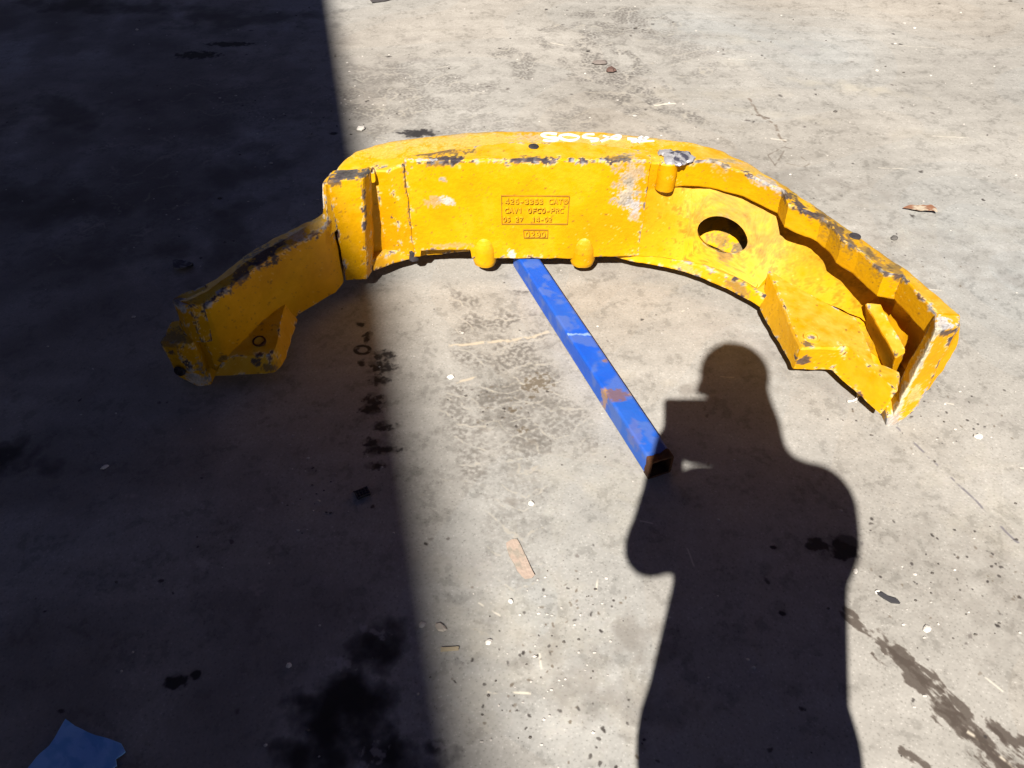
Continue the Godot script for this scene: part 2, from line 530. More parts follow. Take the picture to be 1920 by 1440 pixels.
	var WT := [P(.40, .41, -2.085), P(.47, .40, -2.120), P(.556, .36, -2.160), P(.812, .32, -2.030), P(.858, .28, -2.030), P(.928, .28, -1.912), P(.988, .28, -1.830), P(1.044, .28, -1.758), P(1.086, .28, -1.645), P(1.095, .28, -1.46)]
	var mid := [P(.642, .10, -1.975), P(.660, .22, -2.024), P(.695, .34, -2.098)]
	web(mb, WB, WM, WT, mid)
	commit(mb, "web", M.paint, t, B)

	# ---- bottom flange lip running under the plate and the web
	patches = [[P(.70, .08, -1.90), P(.05, .02, .05), .55, dk], [P(.55, .075, -2.01), P(.08, .02, .03), .3, grey]]
	mb = MB.new()
	secs = []
	for q in [P(-.44, .06, -2.02), P(-.38, .058, -2.06), P(-.28, .058, -2.105), P(-.13, .06, -2.125), P(.1, .06, -2.13), P(.30, .06, -2.105), P(.411, .06, -2.06), P(.495, .06, -2.037), P(.589, .06, -1.987), P(.677, .06, -1.92), P(.752, .06, -1.836)]:
		var dirn := Vector3(q.x - 0.05, 0, q.z + 1.35).normalized()
		var rd := rounded([q, q + dirn * .012 + Vector3(0, .038, 0), q + dirn * .10 + Vector3(0, .038, 0), q + dirn * .10], [0.005, 0.005, 0, 0], [0.4, 0.45, 0, 0])
		secs.append(rd[0]); wear = rd[1]
	loft(mb, secs, wear, true, true, true, 0.005, 0.2)
	commit(mb, "bottom_flange", M.paint, t, B)

	# ---- right platform, slot, rib, end plate
	patches = [[P(.80, .10, -1.57), P(.02, .02, .03), .9, dk], [P(.76, .15, -1.83), P(.012, .03, .03), .6, grey], [P(.80, .15, -1.58), P(.014, .02, .014), .8, dk]]
	mb = MB.new()
	block(mb, [P(.749, .062, -1.836), P(.785, .062, -1.57), P(.89, .062, -1.566), P(.975, .062, -1.40), P(1.015, .062, -1.465), P(.958, .062, -1.505), P(.962, .062, -1.60), P(.964, .062, -1.70), P(.92, .062, -1.79), P(.86, .062, -1.85)],
		[P(.776, .140, -1.922), P(.779, .150, -1.562), P(.909, .150, -1.562), P(.992, .143, -1.405), P(1.024, .145, -1.472), P(.966, .148, -1.50), P(.972, .148, -1.60), P(.978, .140, -1.70), P(.920, .126, -1.780), P(.845, .130, -1.855)], 0.42, 0.007)
	commit(mb, "right_platform", M.paint, t, B)
	mb = MB.new()
	patches = []
	turned(mb, P(.822, .149, -1.606), [[.0235, -.002], [.0220, .005], [.0165, .005], [.0160, .0012], [.004, .0012]], 28, 0.42, 0.004)
	commit(mb, "platform_boss", M.paint, t, B)
	mb = MB.new()
	block(mb, [P(.96, .015, -1.73), P(.965, .015, -1.51), P(1.06, .015, -1.51), P(1.08, .015, -1.60), P(1.0, .015, -1.75)], [P(.96, .03, -1.73), P(.965, .03, -1.51), P(1.06, .06, -1.51), P(1.08, .08, -1.60), P(1.0, .06, -1.75)], 0.1)
	commit(mb, "slot_floor", M.paint, t, B)
	mb = MB.new()
	patches = [[P(1.0, .195, -1.505), P(.02, .02, .02), .7, dk], [P(.985, .21, -1.66), P(.02, .02, .02), .6, dk]]
	block(mb, [P(1.038, .05, -1.71), P(1.048, .05, -1.53), P(1.056, .05, -1.54), P(1.050, .05, -1.72)], [P(.987, .188, -1.705), P(1.006, .178, -1.497), P(1.037, .184, -1.510), P(1.018, .20, -1.718)], 0.35)
	commit(mb, "stiffening_rib", M.paint, t, B)
	mb = MB.new()
	patches = [[P(1.055, .345, -1.44), P(.04, .012, .03), .9, silver], [P(1.06, .32, -1.43), P(.022, .010, .02), .9, dk], [P(1.022, .18, -1.42), P(.010, .2, .02), .7, Color(.55, .50, .36)], [P(1.03, .02, -1.41), P(.03, .025, .03), .8, silver], [P(1.06, .11, -1.42), P(.025, .05, .02), .55, Color(.58, .42, .22)]]
	block(mb, [P(1.015, .0, -1.412), P(1.05, .0, -1.42), P(1.055, .0, -1.47), P(1.015, .0, -1.47)], [P(1.0, .045, -1.41), P(1.088, .045, -1.435), P(1.10, .045, -1.50), P(1.015, .045, -1.49)], 0.5)
	block(mb, [P(1.018, .042, -1.412), P(1.09, .042, -1.437), P(1.105, .042, -1.50), P(1.03, .042, -1.48)], [P(1.018, .345, -1.418), P(1.092, .335, -1.447), P(1.107, .335, -1.49), P(1.034, .352, -1.47)], 0.66)
	commit(mb, "end_plate", M.paint, t, B)

	# ---- left side: step panel, post, upper end wall
	patches = [[P(-.312, .30, -2.06), P(.008, .14, .02), .75, dk], [P(-.37, .23, -2.06), P(.006, .005, .02), 1.0, dk]]
	mb = MB.new()
	block(mb, [P(-.405, .078, -2.085), P(-.355, .078, -2.082), P(-.312, .078, -2.07), P(-.312, .078, -2.13), P(-.42, .078, -2.13)], [P(-.405, .40, -2.05), P(-.360, .403, -2.048), P(-.316, .412, -2.066), P(-.314, .41, -2.11), P(-.42, .40, -2.11)], 0.3)
	commit(mb, "step_panel", M.paint, t, B)
	mb = MB.new()
	patches = [[P(-.47, .415, -2.01), P(.09, .012, .06), 1.0, Color(.07, .065, .062)], [P(-.51, .41, -1.98), P(.03, .02, .03), .8, dk], [P(-.43, .25, -1.99), P(.006, .18, .012), .8, dk]]
	block(mb, [P(-.526, .055, -1.975), P(-.458, .058, -1.981), P(-.447, .06, -2.02), P(-.447, .06, -2.10), P(-.526, .055, -2.10)], [P(-.527, .41, -1.978), P(-.424, .413, -1.993), P(-.409, .413, -2.035), P(-.41, .413, -2.052), P(-.524, .41, -2.035)], 0.45, 0.007)
	commit(mb, "mounting_post", M.paint, t, B)
	mb = MB.new()
	patches = [[P(-.55, .33, -1.99), P(.01, .12, .03), .8, Color(.55, .50, .42)]]
	block(mb, [P(-.560, .25, -1.945), P(-.545, .235, -1.935), P(-.522, .25, -1.975), P(-.522, .25, -2.08), P(-.55, .25, -2.08)], [P(-.548, .385, -2.005), P(-.538, .39, -1.995), P(-.522, .395, -1.985), P(-.515, .395, -2.06), P(-.535, .385, -2.07)], 0.7, 0.004)
	block(mb, [P(-.46, .06, -2.06), P(-.39, .06, -2.10), P(-.39, .06, -2.14), P(-.46, .06, -2.14)], [P(-.46, .395, -2.05), P(-.39, .395, -2.055), P(-.39, .395, -2.12), P(-.46, .395, -2.12)], 0.2)
	commit(mb, "upper_end_wall", M.paint, t, B)

	# ---- left wing
	patches = [[P(-.70, .285, -1.80), P(.045, .03, .05), .95, dk], [P(-.66, .285, -1.85), P(.02, .02, .02), .9, dk], [P(-.735, .288, -1.70), P(.02, .02, .09), .8, dk], [P(-.615, .290, -1.875), P(.03, .010, .03), .6, silver], [P(-.57, .288, -1.93), P(.03, .012, .03), .35, grey],
		[P(-.80, .10, -1.56), P(.012, .012, .03), .9, Color(.12, .08, .03)], [P(-.86, .288, -1.60), P(.03, .02, .03), .4, dk]]
	mb = MB.new()
	var LI := [P(-.531, 0, -1.968), P(-.548, 0, -1.918), P(-.59, 0, -1.872), P(-.63, 0, -1.825), P(-.668, 0, -1.782), P(-.70, 0, -1.738), P(-.727, 0, -1.692), P(-.75, 0, -1.645), P(-.79, 0, -1.575), P(-.825, 0, -1.572)]
	var LO := [P(-.545, 0, -2.06), P(-.575, 0, -2.0), P(-.615, 0, -1.963), P(-.65, 0, -1.925), P(-.688, 0, -1.885), P(-.724, 0, -1.843), P(-.75, 0, -1.805), P(-.77, 0, -1.765), P(-.806, 0, -1.697), P(-.875, 0, -1.60)]
	secs = []
	for i in LI.size():
		var a: Vector3 = LI[i]
		var b: Vector3 = LO[i]
		var o := (b - a).normalized()
		var rd := rounded([a + Vector3(0, .052, 0), a + Vector3(0, .290, 0), a.lerp(b, .45) + Vector3(0, .293, 0), b + Vector3(0, .280, 0), b + o * .035 + Vector3(0, .18, 0), b + o * .03 + Vector3(0, .05, 0)], [0.006, 0.007, 0, 0.014, 0, 0.006], [0.3, 0.72, 0.1, 0.4, 0, 0.2])
		secs.append(rd[0]); wear = rd[1]
	loft(mb, secs, wear, true, true, true, 0.0045, 0.3)
	commit(mb, "left_wing", M.paint, t, B)
	mb = MB.new()
	patches = [[P(-.715, .08, -1.572), P(.012, .014, .02), .95, dk], [P(-.668, .06, -1.575), P(.03, .010, .02), .7, dk], [P(-.66, .11, -1.62), P(.012, .012, .012), .9, dk], [P(-.735, .12, -1.70), P(.10, .02, .006), .5, dk]]
	block(mb, [P(-.835, .048, -1.556), P(-.665, .048, -1.570), P(-.648, .048, -1.60), P(-.645, .048, -1.80), P(-.72, .048, -1.76)], [P(-.805, .098, -1.575), P(-.672, .090, -1.592), P(-.660, .092, -1.615), P(-.665, .120, -1.79), P(-.73, .115, -1.70)], 0.4, 0.007)
	commit(mb, "left_lug", M.paint, t, B)
	mb = MB.new()
	paint_mode = "rust"
	turned(mb, P(-.712, .1005, -1.640), [[.020, -.004], [.0185, .006], [.0145, .006], [.0138, .0016]], 24, 0, 0.006, Vector3(0, 1, .14).normalized())
	commit(mb, "lug_hole", M.rough, t, B)
	paint_mode = "yellow"
	mb = MB.new()
	patches = [[P(-.935, .16, -1.575), P(.05, .02, .04), .6, dk], [P(-.90, .02, -1.56), P(.04, .03, .03), .8, silver], [P(-.93, .06, -1.56), P(.02, .012, .02), .8, dk], [P(-.862, .07, -1.555), P(.012, .05, .02), .5, dk], [P(-.93, .13, -1.56), P(.012, .02, .02), .9, dk]]
	block(mb, [P(-.945, .022, -1.578), P(-.89, .0, -1.565), P(-.858, .0, -1.570), P(-.85, .0, -1.66), P(-.945, .0, -1.64)], [P(-.957, .160, -1.578), P(-.90, .166, -1.555), P(-.858, .166, -1.560), P(-.85, .166, -1.66), P(-.945, .166, -1.66)], 0.55, 0.007)
	commit(mb, "end_block", M.paint, t, B)
	mb = MB.new()
	paint_mode = "dark"
	turned(mb, P(-.925, .062, -1.5625), [[.0165, .0], [.014, .006], [.0105, .006], [.009, -.01]], 22, 0, 0.006, Vector3(-.12, .05, 1).normalized())
	commit(mb, "block_bolt_hole", M.rough, t, B)
	paint_mode = "yellow"
	mb = MB.new()
	patches = [[P(-.865, .28, -1.59), P(.022, .022, .022), 1.0, silver], [P(-.88, .285, -1.60), P(.02, .01, .02), .7, dk]]
	block(mb, [P(-.895, .165, -1.605), P(-.862, .165, -1.575), P(-.83, .165, -1.568), P(-.80, .165, -1.575), P(-.81, .165, -1.66), P(-.88, .165, -1.66)], [P(-.890, .287, -1.598), P(-.868, .280, -1.582), P(-.835, .290, -1.572), P(-.795, .290, -1.574), P(-.81, .29, -1.66), P(-.875, .284, -1.63)], 0.6)
	commit(mb, "end_nose", M.paint, t, B)

	# ---- plugs, hand-painted writing, weld scrap
	paint_mode = "dark"
	for q in [P(.064, .4245, -2.143), P(.925, .3635, -1.772)]:
		mb = MB.new()
		turned(mb, q, [[.0155, -.004], [.0155, .003], [.012, .005]], 20, 0, 0.006)
		commit(mb, "plug", M.rough, t, B)
	mb = MB.new()
	turned(mb, P(-.318, .06, -2.085), [[.018, .0], [.015, .018], [.017, .034], [.010, .045]], 7, 0, 0.01)
	commit(mb, "welded_stub", M.rough, t, B)
	paint_mode = "yellow"
	writing(t, B)


func bar(mb: MB, a: Vector3, b: Vector3) -> void:
	var c := [P(a.x, a.y, a.z), P(b.x, a.y, a.z), P(b.x, b.y, a.z), P(a.x, b.y, a.z)]
	var d := [P(a.x, a.y, b.z), P(b.x, a.y, b.z), P(b.x, b.y, b.z), P(a.x, b.y, b.z)]
	loft(mb, [c, d], [0, 0, 0, 0], false, true, true, 1.0)


func lettering(text: String, at: Vector3, height: float, width: float, parent: Node, base: Vector3) -> void:
	var f := SystemFont.new()
	f.font_names = PackedStringArray(["Droid Sans Mono"])
	var px := 0.0
	for pass_no in 2:
		var tm := TextMesh.new()
		tm.text = text
		tm.font_size = 64
		tm.curve_step = 4.0
		tm.pixel_size = 0.001
		if pass_no == 0:
			tm.font = f
			px = 0.001 * width * K / tm.get_aabb().size.x
			tm.depth = 0.015 * K
			tm.material = M.yellow
		else:
			tm.font = f
			tm.depth = 0.0125 * K
			tm.material = M.grime
		tm.pixel_size = px
		var mi := MeshInstance3D.new()
		mi.name = "cast_lettering" if pass_no == 0 else "grime_round_lettering"
		mi.mesh = tm
		parent.add_child(mi, true)
		mi.position = (at + Vector3(0.0011, -0.0014, 0) * pass_no - base) * K


func deck_y(x: float, z: float) -> float:
	return 0.41 + (z + 2.125) * 0.062


func writing(t: Node, base: Vector3) -> void:
	var strokes := [
		[Vector2(.140, -2.263), Vector2(.112, -2.269), Vector2(.091, -2.255), Vector2(.107, -2.241), Vector2(.137, -2.236), Vector2(.139, -2.222), Vector2(.118, -2.215), Vector2(.095, -2.219)],
		[Vector2(.177, -2.261), Vector2(.153, -2.253), Vector2(.150, -2.234), Vector2(.173, -2.219), Vector2(.199, -2.226), Vector2(.204, -2.245), Vector2(.177, -2.261)],
		[Vector2(.255, -2.261), Vector2(.233, -2.259), Vector2(.220, -2.243), Vector2(.237, -2.234), Vector2(.260, -2.230), Vector2(.260, -2.218), Vector2(.239, -2.211)],
		[Vector2(.269, -2.209), Vector2(.300, -2.234), Vector2(.324, -2.252), Vector2(.335, -2.245), Vector2(.325, -2.229), Vector2(.306, -2.233), Vector2(.282, -2.250)],
		[Vector2(.364, -2.201), Vector2(.402, -2.246)], [Vector2(.382, -2.201), Vector2(.418, -2.241)], [Vector2(.354, -2.230), Vector2(.412, -2.224)], [Vector2(.363, -2.210), Vector2(.434, -2.214)]]
	var k := 0
	for s in strokes:
		k += 1
		var cv := Curve2D.new()
		for i in s.size():
			var tg := Vector2.ZERO
			if i > 0 and i < s.size() - 1: tg = (s[i + 1] - s[i - 1]) * 0.18
			cv.add_point(s[i], -tg, tg)
		var pts := cv.tessellate(3, 4)
		var st := SurfaceTool.new()
		st.begin(Mesh.PRIMITIVE_TRIANGLES)
		st.set_smooth_group(-1)
		var L := []
		var R := []
		for i in pts.size():
			var d: Vector2 = (pts[min(i + 1, pts.size() - 1)] - pts[max(i - 1, 0)]).normalized()
			var w := 0.0046 + 0.0016 * nf.get_noise_2d(pts[i].x * 0.6, k)
			var o := Vector2(-d.y, d.x) * w
			for side in [[pts[i] + o, L], [pts[i] - o, R]]:
				var y := deck_y(side[0].x, side[0].y) + 0.0030
				side[1].append((P(side[0].x, y, side[0].y) - base) * K)
		var dn := Vector3(0, -0.004, 0) * K
		for i in pts.size() - 1:
			for q in [[L[i], R[i], R[i + 1], L[i + 1]], [L[i], L[i + 1], L[i + 1] + dn, L[i] + dn], [R[i + 1], R[i], R[i] + dn, R[i + 1] + dn]]:
				for id in [0, 1, 2, 0, 2, 3]: st.add_vertex(q[id])
		st.generate_normals()
		var mi := MeshInstance3D.new()
		mi.name = "chalk_stroke"
		mi.mesh = st.commit()
		mi.material_override = M.white_paint
		t.add_child(mi, true)


func foil_patch(t: Node, base: Vector3) -> MeshInstance3D:
	paint_mode = "foil"
	var mb := MB.new()
	for q in [[.452, .420, -2.117, .020, .013], [.470, .419, -2.095, .030, .018], [.496, .418, -2.098, .028, .016], [.518, .416, -2.094, .022, .012], [.490, .417, -2.076, .024, .013], [.462, .420, -2.074, .020, .016], [.510, .416, -2.112, .020, .010], [.532, .415, -2.100, .012, .008]]:
		var prof := [[q[3] * .75, -q[4] * .5], [q[3], -q[4] * .1], [q[3] * .85, q[4] * .3], [q[3] * .45, q[4] * .55], [q[3] * .1, q[4] * .62]]
		turned(mb, P(q[0], q[1], q[2]), prof, 14, 0, 0.004)
	for i in mb.v.size():
		var p := mb.v[i]
		mb.v[i] = p + Vector3(nm.get_noise_3dv(p * 1.5), nm.get_noise_3dv(p * 1.5 + Vector3(5, 5, 5)) * 0.7, nm.get_noise_3dv(p * 1.5 + Vector3(1, 7, 2))) * 0.009
	var mi := commit(mb, "silver_residue", M.foil, t, base)
	mi.set_meta("label", "lumpy silver and grey residue on the upper boss")
	paint_mode = "yellow"
	return mi


# the web: lower and upper bands over the stations; the oval opening is cut in the bay that starts at station 2
func web(mb: MB, WB: Array, WM: Array, WT: Array, mid: Array) -> void:
	var n := WB.size()
	var h0 := 2
	for i in n - 1:
		var bk := Vector3(WB[i].x - 0.05, 0, WB[i].z + 1.35).normalized() * 0.035
		if i == h0:
			continue
		for band in 2:
			var lo: Array = WB if band == 0 else WM
			var hi: Array = WM if band == 0 else WT
			quad(mb, lo[i], lo[i + 1], hi[i + 1], hi[i], wn(WB, WT, i).lerp(wn(lo, hi, i), 0.5), wn(WB, WT, i + 1).lerp(wn(lo, hi, i + 1), 0.5), wn(WB, WT, i + 1).lerp(wn(lo, hi, i + 1), 0.5), wn(WB, WT, i).lerp(wn(lo, hi, i), 0.5), [0.25 if band == 0 and i < 5 else 0.0, 0, 0, 0])
		fquad(mb, WB[i], WB[i + 1], WB[i + 1] + bk, WB[i] + bk, Vector3.DOWN, [0.2, 0, 0, 0])
	var col := func(c0: Vector3, cm: Vector3, c1: Vector3, u: float) -> Vector3:
		return c0 * (2.0 * (u - 0.5) * (u - 1.0)) + cm * (-4.0 * u * (u - 1.0)) + c1 * (2.0 * u * (u - 0.5))
	var bay := func(u: float, v: float) -> Vector3:
		var lo: Vector3 = col.call(WB[h0], mid[0], WB[h0 + 1], u)
		var mi: Vector3 = col.call(WM[h0], mid[1], WM[h0 + 1], u)
		var hi: Vector3 = col.call(WT[h0], mid[2], WT[h0 + 1], u)
		return lo.lerp(mi, v) if v < 1.0 else mi.lerp(hi, v - 1.0)
	var seg := 64
	var rings := 26
	var cu := 0.445
	var cv := 0.80
	var ru := 0.315
	var rv := 0.385
	var s := mb.v.size()
	var rim := []
	var inw := []
	var N0: Vector3 = wn(WB, WM, h0); var N1: Vector3 = wn(WB, WM, h0 + 1)
	var U0: Vector3 = wn(WM, WT, h0); var U1: Vector3 = wn(WM, WT, h0 + 1)
	for k in rings + 1:
		var f := pow(float(k) / rings, 1.2)
		for i in seg + 1:
			var an := TAU * i / seg
			var dx := cos(an) * ru
			var dy := sin(an) * rv
			var ku := 1e9
			if abs(dx) > 1e-4: ku = ((1.0 - cu) if dx > 0 else cu) / abs(dx)
			var kv := 1e9
			if abs(dy) > 1e-4: kv = ((2.0 - cv) if dy > 0 else cv) / abs(dy)
			var ko: float = min(ku, kv)
			var q := Vector2(cu + dx, cv + dy).lerp(Vector2(cu + ko * dx, cv + ko * dy), f)
			var p: Vector3 = bay.call(q.x, q.y)
			var low := N0.lerp(N1, q.x)
			var upp := U0.lerp(U1, q.x)
			var nn: Vector3 = low.lerp(upp, clamp(q.y * 0.5, 0, 1)).normalized()
			if k == 0:
				rim.append(p); inw.append(-nn)
			mb.v.push_back(p + (wobble(p) if k > 0 else Vector3.ZERO))
			mb.n.push_back(nn)
			mb.c.push_back(tint(p, nn, 0.55 * exp(-f * 12.0)))
	for k in rings:
		for i in seg:
			var q := s + k * (seg + 1) + i
			mb.ix.append_array([q, q + 1, q + seg + 2, q, q + seg + 2, q + seg + 1])
	var ctr: Vector3 = bay.call(cu, cv)
	for i in seg:
		var in0: Vector3 = (ctr - rim[i]).normalized()
		quad(mb, rim[i], rim[i + 1], rim[i + 1] + inw[i + 1] * 0.028, rim[i] + inw[i] * 0.028, in0, in0, in0, in0, [0.5, 0, 0, 0], 0.006)
	var b2 := Vector3(mid[0].x - 0.05, 0, mid[0].z + 1.35).normalized() * 0.035
	for e in 8:
		var e0: Vector3 = bay.call(e / 8.0, 0.0)
		var e1: Vector3 = bay.call((e + 1) / 8.0, 0.0)
		fquad(mb, e0, e1, e1 + b2, e0 + b2, Vector3.DOWN, [0.2, 0, 0, 0])


func wn(lo: Array, hi: Array, i: int) -> Vector3:
	var n := lo.size()
	var t: Vector3 = lo[min(i + 1, n - 1)] - lo[max(i - 1, 0)] + hi[min(i + 1, n - 1)] - hi[max(i - 1, 0)]
	var e: Vector3 = hi[i] - lo[i]
	var r := t.cross(e).normalized()
	return r if r.dot(Vector3(-0.4, 0, 1)) > 0.0 else -r


# ==================================================================== blue square tube
func build_tube() -> void:
	var A := P(.375, .0335, -1.245)      # near end, middle of the section
	var Z := P(.035, .0335, -2.13)
	var t := thing("steel_tube", "blue painted square steel tube propping the yellow counterweight, rusty open end", "steel tube", P(.2, 0, -1.68))
	var B := P(.2, 0, -1.68)
	var ax := (Z - A).normalized()
	var sx := ax.cross(Vector3.UP).normalized()
	var h := 0.0325
	paint_mode = "blue"
	patches = [[P(.275, .066, -1.465), P(.04, .02, .022), .75, Color(.15, .075, .04)], [P(.245, .05, -1.46), P(.016, .04, .04), .75, Color(.30, .18, .07)], [P(.325, .066, -1.51), P(.012, .02, .05), .8, Color(.30, .19, .09)],
		[P(.215, .068, -1.71), P(.05, .012, .005), .7, Color(.25, .38, .52)], [P(.26, .06, -1.60), P(.009, .01, .012), .8, Color(.2, .11, .06)], [P(.315, .06, -1.33), P(.02, .03, .05), .35, Color(.13, .12, .22)], [P(-.0, .03, -2.05), P(.012, .06, .05), .8, Color(.32, .31, .36)]]
	var mb := MB.new()
	var rd0 := rounded(sq(A, sx, h), [.007, .007, .007, .007], [.35, .35, .35, .35])
	var rd1 := rounded(sq(Z, sx, h), [.007, .007, .007, .007], [.35, .35, .35, .35])
	loft(mb, [rd0[0], rd1[0]], rd0[1], true, false, false, 0.005)
	commit(mb, "tube_wall", M.tube, t, B)
	mb = MB.new()
	paint_mode = "rust"
	var ao := rounded(sq(A - ax * 0.002, sx, h + .0012), [.007, .007, .007, .007], [0, 0, 0, 0])
	var am := rounded(sq(A + ax * 0.020, sx, h + .0012), [.007, .007, .007, .007], [0, 0, 0, 0])
	var ai := rounded(sq(A - ax * 0.002, sx, h - .005), [.004, .004, .004, .004], [0, 0, 0, 0])
	var aj := rounded(sq(A + ax * 0.25, sx, h - .005), [.004, .004, .004, .004], [0, 0, 0, 0])
	loft(mb, [am[0], ao[0], ai[0], aj[0]], ao[1], false, false, true, 0.006)
	for i in mb.v.size():
		var q := (mb.v[i] - A).dot(ax)
		if q > 0.015 and q < 0.03: mb.v[i] += ax * 0.012 * nm.get_noise_3dv(mb.v[i] * 1.5)
	commit(mb, "rusty_open_end", M.rough, t, B)
	paint_mode = "yellow"


func sq(c: Vector3, s: Vector3, h: float) -> Array:
	return [c - s * h - Vector3.UP * h, c + s * h - Vector3.UP * h, c + s * h + Vector3.UP * h, c - s * h + Vector3.UP * h]


# ==================================================================== ground: one sheet, three surfaces that join edge to edge
class Tile:
	var img: Image
	var x0: float
	var z0: float
	var px: float


var tiles: Array = []


func field(freq: float, oct: int, sd: int, t: Tile, w: int, h: int) -> PackedByteArray:
	var n := FastNoiseLite.new()
	n.seed = sd
	n.noise_type = FastNoiseLite.TYPE_SIMPLEX
	n.fractal_type = FastNoiseLite.FRACTAL_FBM
	n.fractal_octaves = oct
	n.frequency = freq * t.px
	n.offset = Vector3(t.x0 / t.px, t.z0 / t.px, 0)
	return n.get_image(w, h, false, false, false).get_data()


func concrete(x0: float, z0: float, px: float, w: int, h: int) -> Array:
	var t := Tile.new()
	t.x0 = x0; t.z0 = z0; t.px = px
	var A := field(0.9, 3, 101, t, w, h)
	var Bn := field(7.0, 4, 102, t, w, h)
	var C := field(90.0, 2, 103, t, w, h)
	var D := field(0.45, 2, 104, t, w, h)
	var E := field(28.0, 3, 105, t, w, h)
	var ts := Tile.new()
	ts.x0 = x0; ts.z0 = z0; ts.px = px
	var sw := w / 6
	var sn := FastNoiseLite.new()
	sn.seed = 106; sn.noise_type = FastNoiseLite.TYPE_SIMPLEX; sn.fractal_type = FastNoiseLite.FRACTAL_FBM; sn.fractal_octaves = 4
	sn.frequency = 9.0 * px
	sn.offset = Vector3(x0 / px / 6.0, z0 / px, 0)
	var si := sn.get_image(sw, h, false, false, false)
	si.resize(w, h, Image.INTERPOLATE_CUBIC)
	var S := si.get_data()
	var out := PackedByteArray()
	out.resize(w * h * 3)
	var hgt := PackedByteArray()
	hgt.resize(w * h)
	var o := 0
	for i in w * h:
		var b := Bn[i] - 128
		var c := C[i] - 128
		var e := E[i] - 128
		var v := 137 + ((A[i] - 128) * 8 + b * 5 + c * 3 + e * 4 + (S[i] - 128) * 5) / 100
		if b < -34 and e < -6: v -= mini(9, (-34 - b) / 2 + 3)      # rubbed darker skin
		if c > 88: v += (c - 88)
		if c < -84: v -= (-84 - c)
		var tn := (D[i] - 128) / 28
		out[o] = clampi(v + 2 + tn, 0, 255)
		out[o + 1] = clampi(v, 0, 255)
		out[o + 2] = clampi(v - 5 - tn, 0, 255)
		o += 3
		hgt[i] = clampi(128 + c / 2 + e / 2 + b / 3, 0, 255)
	t.img = Image.create_from_data(w, h, false, Image.FORMAT_RGB8, out)
	t.img.convert(Image.FORMAT_RGBA8)
	var hi := Image.create_from_data(w, h, false, Image.FORMAT_L8, hgt)
	hi.convert(Image.FORMAT_RGBA8)
	hi.bump_map_to_normal_map(1.0)
	return [t, hi]


# a mark on the concrete: shape(u, v) in the mark's own axes -> strength 0..1
func mark(cx: float, cz: float, rx: float, rz: float, ang: float, c: Color, sd: int, shape: Callable) -> void:
	var ca := cos(ang)
	var sa := sin(ang)
	var ex: float = abs(rx * ca) + abs(rz * sa)
	var ez: float = abs(rx * sa) + abs(rz * ca)
	for t in tiles:
		var w: int = t.img.get_width()
		var h: int = t.img.get_height()
		var i0: int = clampi(int((cx - ex - t.x0) / t.px), 0, w)
		var i1: int = clampi(int((cx + ex - t.x0) / t.px), 0, w)
		var j0: int = clampi(int((cz - ez - t.z0) / t.px), 0, h)
		var j1: int = clampi(int((cz + ez - t.z0) / t.px), 0, h)
		if i1 - i0 < 1 or j1 - j0 < 1: continue
		var d := PackedByteArray()
		d.resize((i1 - i0) * (j1 - j0) * 4)
		var o := 0
		var r8 := c.r8
		var g8 := c.g8
		var b8 := c.b8
		for j in range(j0, j1):
			var z: float = t.z0 + (j + 0.5) * t.px - cz
			for i in range(i0, i1):
				var x: float = t.x0 + (i + 0.5) * t.px - cx
				var u := (x * ca + z * sa) / rx
				var v := (-x * sa + z * ca) / rz
				d[o] = r8; d[o + 1] = g8; d[o + 2] = b8
				if abs(u) < 1.0 and abs(v) < 1.0:
					d[o + 3] = int(clamp(shape.call(u, v, x + cx, z + cz), 0.0, 1.0) * 255.0)
				o += 4
		var s := Image.create_from_data(i1 - i0, j1 - j0, false, Image.FORMAT_RGBA8, d)
		t.img.blend_rect(s, Rect2i(0, 0, i1 - i0, j1 - j0), Vector2i(i0, j0))


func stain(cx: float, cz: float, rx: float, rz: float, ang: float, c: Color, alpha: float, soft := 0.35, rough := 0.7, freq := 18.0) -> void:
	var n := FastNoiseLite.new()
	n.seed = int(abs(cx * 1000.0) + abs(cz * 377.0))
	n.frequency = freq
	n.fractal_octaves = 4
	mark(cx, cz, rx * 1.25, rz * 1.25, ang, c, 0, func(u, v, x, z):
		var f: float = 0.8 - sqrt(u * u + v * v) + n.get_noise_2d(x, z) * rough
		return clamp(f / soft, 0.0, 1.0) * alpha)


